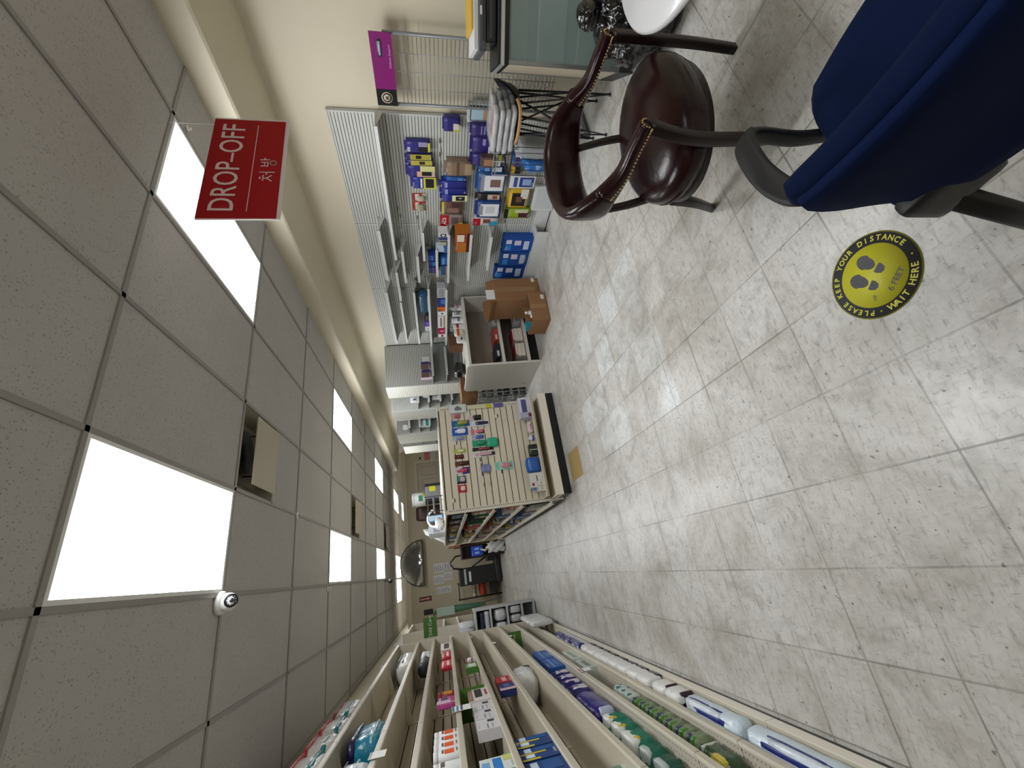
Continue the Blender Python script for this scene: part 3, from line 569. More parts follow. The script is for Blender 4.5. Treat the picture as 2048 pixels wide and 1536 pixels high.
for o in [q for q in COL.objects if q.name.startswith('blue_white_bag') and q.parent is None]:      # printed panel on the upper side of the flat bags
    bb_ = [c for c in o.children if c.name.startswith('plastic_pack')][0].dimensions; w_ = bb_.x
    MB().rbox((-.02*w_, .08, .112), (w_*.5, .07, .012), .005, wrap('d5dce3', .3), 5).rbox((.0, .032, .108), (w_*.56, .026, .014), .006, wrap('1d2a78', .3), 5).rbox((-.05*w_, .085, .117), (w_*.26, .03, .006), .002, wrap('4a5894', .3), 4).build('printed_panel', o)
# ---- second cream run and grey open unit past the end panel
t = thing('shelving_unit', 'cream shelving with the green Child Care sign past the long run', 'shelving unit', (-.98, 8.6, 0)); CY0, CY1 = 8.0, 9.3
MB().box(-1.21, -.79, CY0, CY0+.02, 0, 2.2, M_CREAM).build('end_panel', t); MB().box(-1.21, -1.19, CY0, CY1, 0, 2.2, M_CREAM2).build('back_panel', t)
MB().box(-1.21, -.79, CY1-.02, CY1, 0, 2.16, M_CREAM).build('end_panel', t)
for z in (2.14, 1.84, 1.55, 1.3): MB().box(-1.19, -.79, CY0+.02, CY1-.02, z-.03, z-.01, M_SHELF).box(-.793, -.787, CY0, CY1, z-.03, z, M_LIP).build('shelf', t)
a = WY(848, 1277, 7.99); b = WY(873, 1236, 7.99)
x0, x1 = a.x, b.x+.03; z0, z1 = WY(874, 1255, 7.99).z, WY(847, 1255, 7.99).z
shelf_sign('shelf_sign', 'big green Child Care sign at the end of the left shelving', x0, x1, z0, z1, 7.994, 'Child Care', size=.075)
t = thing('open_shelf', 'grey-white open shelf stacked with pillow packs at the end', 'shelf unit', (-.9, 7.7, 0)); GY0, GY1 = 7.66, 7.98; gx0, gx1 = -1.21, -.60; M_GW = mat('b3b7b5', .5, 0, 'grey_white_board')
MB().box(gx1-.03, gx1, GY0, GY1, 0, 1.04, M_GW).build('side_panel', t); MB().box(gx0, gx0+.03, GY0, GY1, 0, 1.04, M_GW).build('side_panel', t); MB().box(gx0+.03, gx1-.03, GY1-.02, GY1, 0, 1.04, mat('6f7371', .6)).build('back_panel', t)
GZ = [.045, .25, .50, .78, 1.03]
for z in GZ: MB().box(gx0+.03, gx1-.03, GY0, GY1-.02, z-.03, z, M_GW).build('shelf', t)
for i, (z, x, w_, h, lb, c) in enumerate(((GZ[3], -.78, .26, .09, 'silver crinkled pillow pack, upper cell of the grey open shelf', 'b9bcc6'), (GZ[3]+.095, -.78, .24, .07, 'navy flat pack on top of the silver one', '272a3e'), (GZ[3], -1.02, .2, .14, 'white pillow pack beside the silver one, upper cell', 'cfd0d4'), (GZ[2], -.74, .18, .2, 'rounded white pillow pack, right side of the middle cell', 'c9cacd'), (GZ[2], -.94, .18, .2, 'rounded white pillow pack, left side of the middle cell', 'c9cacd'), (GZ[1], -.70, .11, .19, 'tall white roll leaning right in the lower cell', 'bfc0bf'), (GZ[1], -.83, .11, .19, 'tall white roll leaning left in the lower cell', 'bfc0bf'))):
    product('bag', 'pillow_pack', w_, .24, h, c, [], (x, GY0+.02, z+.001), 0, lb, 'pillow pack', None, 1)
for i, (x, lb) in enumerate(((-.84, 'white plastic-wrapped pillow on top of the grey shelf, right one'), (-1.03, 'white plastic-wrapped pillow on top of the grey shelf, left one'))):
    product('bag', 'wrapped_pillow', .17, .2, .26, 'cfd3d6', [(.35, .6, .1, .5, '8e94a0')], (x, GY0+.04, 1.035), 0, lb, 'pillow', None, 1)
product('bag', 'printed_pack', .3, .18, .16, 'c4c4cc', [(.1, .9, .2, .4, '23242e')], (-.98, 8.06, 1.831), 0, 'white and black pack on the cream shelf left of the green sign', 'pack', None, 1)
product('box', 'red_white_carton', .12, .1, .14, 'c4bfb8', [(.2, .7, .2, .6, 'a8402c')], (-.83, 8.35, 1.831), PI/2, 'small red and white carton on the cream shelf right of the sign', 'carton')
# ================================================================= RIGHT WALL SLATTED FIXTURES
M_SLAT = mat('c3c5bf', .45, 0, 'grey_white_slat'); M_SLATG = mat('4a4c48', .8, 0, 'slat_groove'); M_SHG = mat('bfc2bf', .4, 0, 'grey_white_shelf')
WX0 = 3.49
def slat_panel(mb, axis, c, a0, a1, z0, z1, sgn=-1, th=.008, pitch=.0265, m=None):
    """ribbed panel; axis 'x': face at x=c looking -x, spans a0..a1 in y. axis 'y': face at y=c looking -y"""
    def bx(lo, hi, z_0, z_1, mm):
        if axis == 'x': mb.box(min(lo, hi), max(lo, hi), a0, a1, z_0, z_1, mm)
        else: mb.box(a0, a1, min(lo, hi), max(lo, hi), z_0, z_1, mm)
    bx(c-sgn*.003, c-sgn*(.003+th), z0, z1, M_SLATG)
    z = z0
    while z < z1-.004: bx(c, c-sgn*.003, z+.0028, min(z+pitch-.0028, z1), m or M_SLAT); z += pitch
BAYS = [(2.244, 3.43, 'nearest slatted wall bay, hung with braces and insoles'), (3.43, 4.53, 'middle slatted wall bay with short shelves and blue cartons'), (4.53, 6.0, 'far slatted wall bay behind the white counter')]
for i, (y0, y1, lb) in enumerate(BAYS):
    t = thing('slatted_wall_bay', lb, 'wall display', (3.5, (y0+y1)/2, 0), 'grey slatted wall bays'); mb = MB(); slat_panel(mb, 'x', WX0, y0+.002, y1-.002, .17, 2.098); mb.build('slatted_panel', t)
    MB().box(WX0-.004, 3.52, y0, y0+.012, .02, 2.10, M_SHG).build('post', t); MB().box(WX0-.006, 3.52, y0, y1, 2.098, 2.108, M_SHG).build('top_rail', t)
    MB().box(WX0-.012, 3.52, y0+.002, y1-.002, .012, .17, mat('cfd2d1', .35, 0, 'white_kick_board')).box(WX0-.006, 3.50, y0, y1, 0, .012, M_KICK).build('kick_board', t)
def wall_shelf(xa, ya, xb, yb, label, dep=.2, name='wall_shelf', X=None, th=.02):
    """short shelf whose front lip runs between two photo points"""
    X = X or WX0-dep; a, b = WX(xa, ya, X), WX(xb, yb, X); z = (a.z+b.z)/2; y0, y1 = sorted((a.y, b.y))
    t = thing(name, label, 'shelf', (WX0-dep/2, (y0+y1)/2, z), 'short grey shelves on the slatted wall')
    MB().box(WX0-dep, WX0-.002, y0, y1, z-.012, z-.002, M_SHG).build('shelf_board', t); MB().box(WX0-dep-.004, WX0-dep, y0, y1, z-.022, z+.006, mat('d3d5d3', .3)).build('front_lip', t)
    for yy in (y0+.01, y1-.01): MB().prism([(WX0-.003, z-.012), (WX0-dep+.02, z-.012), (WX0-.03, z-.06), (WX0-.003, z-.07)], yy-.0015, yy+.0015, M_SHG, Matrix(((1, 0, 0, 0), (0, 0, 1, 0), (0, 1, 0, 0), (0, 0, 0, 1)))).build('shelf_bracket', t)
    return z, y0, y1
SHW = {}
for k, q in dict(
    long=(749, 252, 790, 520, 'long shelf high on the nearest slatted bay'), a1=(755, 462, 775, 561, 'empty shelf near the top of the middle bay'), a2=(803, 503, 810, 566, 'short empty shelf second down in the middle bay'),
    a3=(843, 466, 848, 522, 'short shelf with hook rails above the small blue cartons'), a4=(894, 470, 897, 565, 'shelf carrying the black and white boxes, middle bay'), a5=(940, 470, 935, 561, 'shelf carrying the orange TV carton'), a6=(981, 474, 973, 541, 'lowest empty shelf above the blue floor cartons'),
    a7=(834, 513, 837, 565, 'short shelf above the small navy cartons'), a8=(872, 500, 873, 553, 'tiny shelf between the navy cartons'),
    b1=(773, 585, 791, 688, 'empty shelf near the top of the far bay'), b2=(792, 545, 800, 602, 'empty shelf crossing into the far bay'), b3=(800, 605, 813, 686, 'empty shelf second down in the far bay'), b4=(828, 585, 836, 688, 'shelf above the blue zip case'), b5=(857, 578, 861, 697, 'shelf holding the blue zip case and purple carton'), b6=(888, 580, 894, 690, 'shelf holding the row of medicine cartons')).items():
    SHW[k] = wall_shelf(*q)
def RW(x0, y0, x1, y1, d, kind, name, col, bands, label, cat='package', group=None, film=None, X=WX0-.001):
    Xf = X-d; ym, xm = (y0+y1)/2, (x0+x1)/2; zt, zb = WX(x0, ym, Xf).z, WX(x1, ym, Xf).z; Y0, Y1 = WX(xm, y0, Xf).y, WX(xm, y1, Xf).y
    return product(kind, name, abs(Y1-Y0)*.97, d-.003, zt-zb, col, bands, (Xf, (Y0+Y1)/2, zb), -PI/2, label, cat, group, film)
PUR, NVY, YL, WH, BK = '2a2470', '1a2a72', 'c9c43a', 'd8d8d6', '17171a'
GR_B = 'braces and supports hanging on the nearest slatted bay'
# local u runs with +x of the rotated front: u=0 is the far side, u=1 the near side
for q in [
 (808, 283, 861, 306, .06, 'pack', 'wrist_brace_pack', PUR, [(.08, .55, .12, .46, BK), (.1, .9, .02, .10, YL), (.55, .95, .12, .45, '8f8ab0'), (.1, .5, .78, .86, 'b9b6d8')], 'purple brace pack with black wrist support, nearest of the top row'),
 (809, 309, 865, 320, .05, 'pack', 'brace_pack', '2c2468', [(.0, 1, .05, .8, 'a39a3c'), (.2, .8, .4, .6, BK)], 'thin purple and gold pack, second in the top row'),
 (810, 321, 867, 331, .05, 'pack', 'brace_pack', '2f2770', [(.0, 1, .05, .8, 'b0a645'), (.2, .8, .3, .5, '2c2c30')], 'thin purple and gold pack, third in the top row'),
 (811, 332, 870, 354, .06, 'pack', 'hand_brace_pack', PUR, [(.0, .5, .0, .62, 'c9a58c'), (.1, .6, .1, .45, BK), (.5, 1, .0, .5, 'cfc98a')], 'purple brace pack showing a hand, fourth in the top row'),
 (822, 355, 872, 378, .06, 'pack', 'knee_brace_pack', '1c2c86', [(.0, 1, .0, .5, YL), (.1, .9, .08, .42, BK), (.1, .9, .55, .62, WH)], 'blue and yellow knee brace pack at the end of the top row'),
 (885, 236, 921, 264, .07, 'pack', 'small_brace_pack', '241f6a', [(.0, .5, .0, .4, 'a9b04a'), (.15, .6, .1, .4, 'c9c3b4')], 'small navy pack hanging alone near the top edge of the slats'),
 (825, 393, 853, 408, .05, 'card', 'red_bandage_card', 'a82a2c', [(.1, .9, .5, .8, 'd8cfc8'), (.0, 1, .0, .3, 'b3b09c')], 'red bandage card, nearer of the small pair'),
 (826, 409, 852, 427, .05, 'card', 'red_bandage_card', 'b02a28', [(.1, .9, .5, .8, 'd8cfc8'), (.2, .8, .0, .35, '9a9f7c')], 'red bandage card, farther of the small pair'),
 (889, 325, 943, 353, .09, 'pack', 'tan_boxed_pack', '7f6a55', [(0, 1, .45, .55, '5c4638'), (.1, .9, .0, .25, '9a8468')], 'tan and brown pack above the blue knee braces'),
 (889, 355, 934, 363, .08, 'pack', 'slim_blue_pack', '1f4f94', [(.2, .8, .2, .4, '5a86b8')], 'slim mid-blue pack below the tan one'),
 (878, 364, 934, 377, .09, 'pack', 'back_brace_pack', '1b2478', [(.1, .9, .7, .8, '8f9ad0')], 'first royal blue brace pack of three, second row'),
 (879, 378, 934, 390, .09, 'pack', 'back_brace_pack', '1b2478', [(.1, .9, .7, .8, '8f9ad0')], 'second royal blue brace pack of three, second row'),
 (880, 391, 934, 403, .10, 'pack', 'back_brace_pack', '1a2384', [(.0, 1, .0, .55, 'd9d6a0'), (.1, .85, .08, .42, BK), (.45, .6, .2, .3, 'c9c9c9')], 'royal blue brace pack with black belt and yellow edge'),
 (880, 404, 926, 428, .06, 'pack', 'elastic_support_pack', '6a4e45', [(0, 1, .82, .92, YL), (.1, .5, .2, .7, '8a6a60'), (.5, .95, .1, .5, '4a2f2c')], 'brown photo pack with yellow strip, end of second row'),
 (880, 430, 926, 453, .05, 'pack', 'ace_pack', '8c8078', [(0, 1, .62, 1, 'b3121c'), (0, .3, 0, .25, 'b8b23a'), (.2, .8, .2, .5, '5f5656')], 'red-topped ACE support pack at the far end of the second row'),
 (940, 250, 984, 274, .10, 'pack', 'large_purple_carton', '2b2160', [(.2, .9, .3, .36, '8a86b8'), (.2, .9, .45, .5, '8a86b8')], 'big purple carton next to the framed picture box'),
 (940, 275, 1002, 307, .10, 'pack', 'insole_carton', '2a1f66', [(.0, .45, .0, .4, 'd8d8dc'), (.05, .4, .05, .34, '222226'), (.5, .9, .5, .6, '8a86b8')], 'purple carton with pale picture panel, third row'),
 (940, 309, 1002, 332, .10, 'pack', 'elbow_brace_carton', '261e66', [(.45, 1, .0, .5, 'c6c24a'), (.0, .45, .0, .55, 'd6d8dc'), (.5, .8, .1, .3, BK)], 'purple, yellow and white carton, third row'),
 (955, 334, 1004, 345, .09, 'pack', 'support_carton', '2a4f98', [(.0, 1, .0, .4, 'cdd4dc'), (.2, .8, .5, .7, '7fa0cc')], 'slim blue and white carton, third row'),
 (951, 347, 1010, 386, .12, 'pack', 'slipper_carton', '1f4a80', [(.1, .9, .05, .7, 'dcdde0'), (.3, .7, .15, .5, '7a5f55'), (.05, .95, .70, .82, '8d9096')], 'blue carton with a white slipper panel, third row'),
 (951, 388, 999, 402, .07, 'pack', 'black_brown_pack', '2a2422', [(.2, .9, .0, .5, 'c9b8ac'), (.3, .8, .1, .3, '8a5a4a')], 'black and tan pack between the two blue cartons'),
 (950, 405, 1002, 436, .11, 'pack', 'neck_support_carton', '1c3f78', [(.1, .9, .1, .8, 'dfe1e4'), (.2, .8, .7, .85, '8f9298'), (.3, .75, .25, .6, 'c2c6cc')], 'blue carton with a white neck support panel'),
 (946, 437, 995, 451, .06, 'pack', 'red_white_pack', 'd3cfcc', [(0, 1, .7, 1, 'b0182a'), (.0, .6, .0, .35, '2a9ab8'), (.3, .9, .3, .6, '7a4a44')], 'white pack with red and cyan corners, end of third row'),
 (1023, 330, 1041, 350, .07, 'pack', 'small_yellow_black_pack', 'c9a51c', [(0, 1, 0, .6, BK)], 'small yellow and black pack beside the white carton'),
 (1020, 352, 1070, 377, .10, 'box', 'ankle_brace_carton', 'd3d5d8', [(.1, .9, .05, .62, '2a3a80'), (.25, .75, .15, .5, '8fa6d0'), (.1, .9, .70, .85, '34508c')], 'white carton with a blue picture panel, lowest row'),
 (1015, 378, 1057, 416, .07, 'pack', 'yellow_brace_pack', 'c9a41a', [(.1, .8, .15, .8, '1c1614'), (.5, 1, .05, .4, 'd5d3cb'), (.3, .6, .3, .6, '6a4a34')], 'bright yellow pack with black brace, lowest row'),
 (1008, 418, 1060, 437, .06, 'pack', 'green_brace_pack', '8fa82a', [(0, 1, .85, 1, '15150f'), (.1, .7, .05, .45, '4a1c30'), (.6, .95, .1, .6, 'c6c9a0')], 'lime green and black pack at the far end of the lowest row')]:
    RW(*q, group=GR_B)
t_ace = [o for o in COL.objects if o.name.startswith('ace_pack')][0]
mb = MB(); hh = WX(880, 441, WX0-.051).z-WX(926, 441, WX0-.051).z; mb.text('ACE', .05, mat('e4dcd8', .4), Matrix.Translation((0, -.003, hh*.8)) @ RX, .0003, .001); mb.build('lettering', t_ace)
# picture-frame box next to it and white flat panel on the kick board
RW(935, 207, 988, 246, .05, 'box', 'framed_picture_box', 'bfc3c6', [(.1, .9, .1, .9, '23262a'), (.14, .86, .14, .86, 'a7c0cf'), (.14, .86, .14, .4, 'b08a6a')], 'silver box with a framed picture, by the stacked plastic bags', 'box')
t = thing('loose_board', 'loose white board leaning on the wall base', 'board', (WX0-.05, 2.7, 0)); a = WX(1071, 370, WX0-.03); b = WX(1092, 419, WX0-.03)
MB().box(WX0-.05, WX0-.014, a.y, b.y, .012, a.z, mat('cdd2d3', .35)).build('board', t, bevel=.004); MB().box(WX0-.052, WX0-.05, a.y+.03, b.y-.03, .03, a.z-.03, mat('c3c8c9', .35)).build('inset', t)
# empty hooks
HK = [(880, 281), (880, 308), (795, 416), (801, 431), (835, 434), (1010, 442), (832, 557), (833, 567), (850, 553), (833, 584), (1022, 302)]
NM = ['empty peg right below the lone navy pack', 'empty peg left of the tan pack', 'empty peg high under the long shelf, nearer', 'empty peg high under the long shelf, farther', 'empty peg beside the red bandage cards', 'empty peg at the end of the lowest row', 'empty peg under the middle bay shelves, nearer', 'empty peg under the middle bay shelves, farther', 'lone peg beside the small shelf in the middle bay', 'empty peg above the blue zip case', 'empty peg beside the grey wire rack']
for (x, y), lb in zip(HK, NM):
    p = WX(x, y, WX0); t = thing('peg_hook', lb, 'hook', (WX0, p.y, p.z), 'empty peg hooks on the slatted wall')
    MB().box(WX0-.006, WX0-.001, p.y-.022, p.y+.022, p.z-.008, p.z+.008, mat('6a6c6c', .4)).build('back_plate', t); MB().tube([(WX0-.004, p.y, p.z), (WX0-.17, p.y, p.z-.004), (WX0-.18, p.y, p.z+.015)], .003, mat('77797a', .3, .6), 6).build('wire', t)
# products on the middle and far bay shelves
def OS(sh, ya, yb, h, d, kind, name, col, bands, label, cat='carton', dep=.2, X=None, z=None, film=None, group=None):
    zz = z if z is not None else SHW[sh][0]-.0015; X = X or WX0-dep+.012; Y0, Y1 = Yat(X, zz, 0), 0
    a, b = [next_y(X, zz, y) for y in (ya, yb)]
    return product(kind, name, (b-a)*.96, d, h, col, bands, (X, (a+b)/2, zz), -PI/2, label, cat, group, film)
def next_y(X, z, ypx):
    a, b = .5, 13.
    for _ in range(40):
        c = (a+b)/2
        if PX((X, c, z))[1] < ypx: a = c
        else: b = c
    return c
OS('a4', 466, 480, .10, .1, 'box', 'boxed_roll', 'cfd0d4', [(0, .4, 0, 1, '2a2f70'), (.45, .9, .2, .8, '26262c'), (.55, .8, .35, .65, 'd8d8dc')], 'white and navy box with a round picture, middle bay')
OS('a4', 482, 491, .09, .1, 'box', 'grey_black_box', 'a9a99c', [(0, 1, .0, .2, '15151a'), (.8, 1, 0, 1, '15151a')], 'grey and black box next to the round-picture box')
OS('a4', 493, 507, .13, .1, 'bag', 'silver_pouch', 'a9b9c9', [(.0, 1, .0, .4, '2a5a9c')], 'silver and blue pouch tipping over the shelf edge', film=1)
OS('a8', 511, 522, .09, .1, 'box', 'blue_carton', '15357c', [(.1, .9, .4, .6, '3f74b8')], 'navy carton on the tiny shelf, nearer')
OS('a8', 523, 533, .09, .1, 'box', 'blue_carton', '1c2e6e', [(.1, .9, .1, .5, '2c6fa8')], 'navy carton on the tiny shelf, middle')
OS('a8', 534, 546, .09, .1, 'box', 'blue_carton', '2a2866', [(.1, .9, .3, .5, '6a4a90')], 'violet-blue carton on the tiny shelf, farther')
OS('a4', 515, 530, .08, .12, 'box', 'bright_blue_carton', '175a9c', [(.1, .9, .5, .8, '4f9ad0')], 'bright blue carton at the middle of the brace shelf')
OS('a4', 532, 550, .08, .12, 'box', 'blue_tan_carton', '1b4a80', [(.0, 1, .0, .3, 'a9885c')], 'blue and tan carton at the far end of the brace shelf')
OS('a5', 466, 505, .16, .14, 'box', 'tv_carton', 'b0681f', [(.0, 1, .0, .24, '4a1410'), (.52, .98, .3, .98, '7a2410'), (.56, .92, .4, .9, 'd9cdb8'), (.0, 1, .9, 1, 'a84a1c')], 'orange carton with a dark TV logo on the middle bay shelf')
OS('b5', 590, 628, .13, .11, 'bag', 'zip_case', '24506e', [(.1, .9, -.0, .12, '9fb6c0')], 'dark teal-blue zip case on the far bay shelf', 'case', film=1)
OS('b5', 632, 642, .06, .1, 'box', 'dark_carton', '4a4448', [], 'dark carton between the zip case and the purple one')
OS('b5', 643, 652, .07, .1, 'box', 'purple_carton', '5a3a9c', [(.2, .8, .3, .6, '8a70c4')], 'purple carton on the far bay shelf')
OS('b5', 653, 661, .07, .1, 'box', 'white_carton', 'd5d5dc', [(.3, .7, .3, .6, '8a8fa0')], 'white carton beyond the purple one')
for a, b, c, bb, lb in ((576, 596, 'a9abae', [(.1, .9, .2, .8, '8f9194')], 'grey printed carton, nearest in the medicine row'), (597, 613, '1c2c80', [(.3, .9, .1, .6, '4a74b8')], 'royal blue carton in the medicine row'), (614, 622, 'c8661c', [(.1, .3, .5, .9, '3a2a20')], 'orange carton in the medicine row'), (623, 631, 'd8d8dc', [(.3, .7, .3, .6, '5f6068')], 'white carton after the orange one'), (632, 656, 'd3d2d3', [(.0, 1, .0, .3, 'b08a4a'), (.1, .9, .5, .7, '6a6c78')], 'long white and tan carton in the medicine row'), (657, 667, 'a01c44', [(.3, .7, .3, .7, 'd08aa0')], 'crimson carton near the end of the medicine row'), (668, 674, 'd9d9da', [(.2, .8, .3, .6, 'a0202c')], 'white bottle-sized carton ending the medicine row')):
    OS('b6', a, b, .11, .1, 'box', 'medicine_carton', c, bb, lb, group='row of medicine cartons')
# blue cartons on the floor against the wall
for x0, y0, x1, y1, d, c, lb in ((1006, 477, 1062, 503, .22, '15489c', 'largest blue carton with white gloves picture on the floor'), (1000, 504, 1056, 531, .16, '174a94', 'blue carton with an oval white picture behind the first'), (988, 532, 1045, 556, .12, '123c88', 'darker blue carton mostly behind the brown box')):
    d = d*.45; Xf = WX0-.004-d; a, b = WX(x1, y0, Xf), WX(x1, y1, Xf); zt = WX(x0, (y0+y1)/2, Xf).z-.145
    product('box', 'glove_carton', abs(b.y-a.y)*.97, d, zt-.0, c, [(.15, .8, .12, .3, 'b9c8dc'), (.5, .85, .4, .62, 'c9c3d4'), (.1, .5, .72, .9, '2f7fc8'), (.6, .9, .72, .9, 'c9d3e0')], (Xf, (a.y+b.y)/2, .1455), -PI/2, lb, 'carton', 'blue glove cartons')
t = thing('base_ledge', 'low grey ledge at the foot of the middle slatted bay', 'shelf', (3.43, 3.9, .145)); MB().box(WX0-.115, WX0-.013, 3.44, 4.52, .13, .145, M_SHG).build('ledge_board', t); MB().box(WX0-.115, WX0-.110, 3.44, 4.52, .0, .13, mat('cfd2d1', .35, 0, 'white_kick_board')).build('kick_face', t)
# ---- brown boxes on the floor
def open_box(x0, x1, y0, y1, h, label, name='cardboard_box', flaps=True):
    t = thing(name, label, 'cardboard box', ((x0+x1)/2, (y0+y1)/2, 0)); e = .005
    MB().box(x0, x1, y0, y0+e, 0, h, M_CARD).box(x0, x1, y1-e, y1, 0, h, M_CARD).box(x0, x0+e, y0+e, y1-e, 0, h, M_CARD).box(x1-e, x1, y0+e, y1-e, 0, h, M_CARD).box(x0, x1, y0, y1, 0, e, M_CARD).build('box_wall', t)
    if flaps:
        f = .11
        for nm, vs in (('f', [(x0, y0, h), (x1, y0, h), (x1-.02, y0+.03, h+f), (x0+.02, y0+.03, h+f)]), ('l', [(x0, y1, h), (x0, y0, h), (x0-.06, y0+.02, h+.08), (x0-.06, y1-.02, h+.08)]), ('b', [(x1, y1, h), (x0, y1, h), (x0+.02, y1+.04, h+f), (x1-.02, y1+.04, h+f)])):
            v2 = [Vector(v)+Vector((.003, .003, 0)) for v in vs]
            MB().add(list(map(Vector, vs))+v2, [(0, 1, 2, 3), (7, 6, 5, 4), (0, 4, 5, 1), (1, 5, 6, 2), (2, 6, 7, 3), (3, 7, 4, 0)], M_CARD).build('flap', t)
    mb = MB().box((x0+x1)/2-.03, (x0+x1)/2+.03, y0-.0008, y0, h*.1, h, mat('96734f', .35)).build('packing_tape', t)
    return t
bc = FL(1083, 598, 0); bx1 = FL(1078, 548, 0).x+.0; hb = WY(972, 570, bc.y).z
t = open_box(bc.x, bx1+.02, bc.y, bc.y+.42, hb-.11, 'large open brown cardboard box on the floor by the slatted wall')
MB().box(bc.x+.27, bc.x+.33, bc.y-.0012, bc.y, .05, .09, M_PAPER).build('shipping_label', t)
MB().box(bc.x+.02, bc.x+.16, bc.y-.004, bc.y-.001, hb-.09, hb+.02, M_PAPER).build('paper_slip', t)
q = FL(1083, 636, 0); sx0, sx1 = FL(1083, 662, 0).x, FL(1083, 605, 0).x; sx0 = max(2.50, q.x-.16)
hs = WY(1045, 630, q.y-.1).z
t = open_box(bc.x-.42, bc.x-.02, 3.98, 4.30, .22, 'small brown cardboard box of odds and ends beside the large one', flaps=False)
MB().box(bc.x-.12, bc.x-.06, 3.9785, 3.98, .03, .07, M_PAPER).build('shipping_label', t)
product('bottle', 'white_bottle', .06, .06, .2, 'd5d5d8', [(0, 0, 0, 0, 'ececec'), (0, 1, .3, .5, 'a02034')], (bc.x-.30, 4.05, .006), 0, 'white bottle leaning in the small brown box, nearer', 'bottle')
product('bottle', 'white_bottle', .06, .06, .24, 'd5d5d8', [(0, 0, 0, 0, 'ececec'), (0, 1, .4, .6, 'b9bcc8')], (bc.x-.2, 4.12, .006), 0, 'white bottle in the small brown box, beside the red-banded one', 'bottle')
product('box', 'teal_carton', .1, .06, .25, '2a8a9c', [(.2, .8, .3, .7, '1a5560')], (bc.x-.36, 4.18, .006), 0, 'teal carton standing in the small brown box', 'carton')
# ---- white counter with open front
CX0, CX1, CYa, CYb = 2.36, 3.46, 4.72, 5.48; CH = .945; M_CT = mat('d0cdc4', .4, 0, 'white_counter_laminate'); M_IN = mat('8d8278', .6, 0, 'taupe_interior')
t = thing('open_counter', 'white counter with rounded end panel and taupe open shelves', 'counter', ((CX0+CX1)/2, (CYa+CYb)/2, 0))
MB().box(CX0+.03, CX1, CYa, CYb, CH-.035, CH, M_CT).build('counter_top', t, bevel=.004)
poly = [(CYa-.03, 0), (CYb+.03, 0)]+[(CYb+.03-.06*(1-math.cos(a*PI/12)), CH+.03-.06+.06*math.sin(a*PI/12)) for a in range(0, 7)]+[(CYa-.03+.06*(1-math.sin(a*PI/12)), CH+.03-.06+.06*math.cos(a*PI/12)) for a in range(0, 7)]
MB().prism(poly, CX0, CX0+.03, M_CT, Matrix(((0, 0, 1, 0), (1, 0, 0, 0), (0, 1, 0, 0), (0, 0, 0, 1)))).build('end_panel', t, bevel=.005)
MB().box(CX1-.02, CX1, CYa, CYb, 0, CH-.035, M_CT).build('end_panel', t)
MB().box(CX0+.03, CX1-.02, CYa+.36, CYa+.38, .15, CH-.035, M_IN).build('back_panel', t)
for z in (.16, .50): MB().box(CX0+.03, CX1-.02, CYa+.005, CYa+.36, z-.03, z-.003, M_IN).box(CX0+.03, CX1-.02, CYa, CYa+.005, z-.04, z, M_CT).build('shelf', t)
MB().box(CX0+.03, CX1-.02, CYa+.02, CYa+.04, 0, .12, M_KICK).build('kick_plate', t)
MB().rbox((CX0-.004, CYb-.12, .12), (.012, .05, .03), .006, M_CHROME, 4).build('latch', t)
# books and folders in the counter
for i, (x, z, w_, h, c, lb) in enumerate(((2.62, .1585, .20, .048, 'cfcabc', 'thick pale book lying lowest in the counter, front pile'), (2.62, .208, .20, .05, 'cbc6b8', 'thick pale book lying on the lowest one, front pile'), (2.63, .259, .18, .03, '8c2a3a', 'dark red book on top of the front pile'), (2.86, .1585, .2, .058, 'd2cec2', 'pale book at the bottom of the rear pile'), (2.86, .218, .2, .05, 'cdc8ba', 'pale book in the middle of the rear pile'), (2.86, .27, .18, .025, 'b02c48', 'thin crimson book topping the rear pile'))):
    tb = thing('book', lb, 'book', (x, 4.95, z), 'books lying in the white counter'); MB().box(x-w_/2+.004, x+w_/2-.004, 4.80, 5.05, z+.003, z+h-.003, mat('d8d4c6', .8)).build('page_block', tb); MB().box(x-w_/2, x+w_/2, 4.80, 5.054, z, z+.003, mat(c, .5)).box(x-w_/2, x+w_/2, 4.80, 5.054, z+h-.003, z+h, mat(c, .5)).box(x-w_/2, x+w_/2, 5.05, 5.054, z, z+h, mat(c, .5)).build('cover', tb)
for i, (x, w_, h, dd, c, lb) in enumerate(((2.5, .2, .03, .3, '232327', 'black folder lying at the front of the upper counter shelf'), (2.52, .16, .02, .26, '3a3a3e', None), (2.75, .18, .025, .3, 'a8463a', 'red-brown folder on the upper counter shelf'), (2.98, .2, .03, .28, '9a9894', 'grey folder farther along the upper counter shelf'))):
    if lb: product('box', 'folder', w_, dd*.9, h*2.5, c, [(.1, .5, .3, .7, 'c9c5bc')], (x+.1, 4.76, .4985), 0, lb, 'folder')
product('box', 'white_parcel', .26, .15, .09, 'c9c9c6', [(.1, .5, .3, .6, '8f8f8c')], (3.18, 4.79, .159), 0, 'flat white parcel in the bottom of the counter by the boxes', 'parcel')
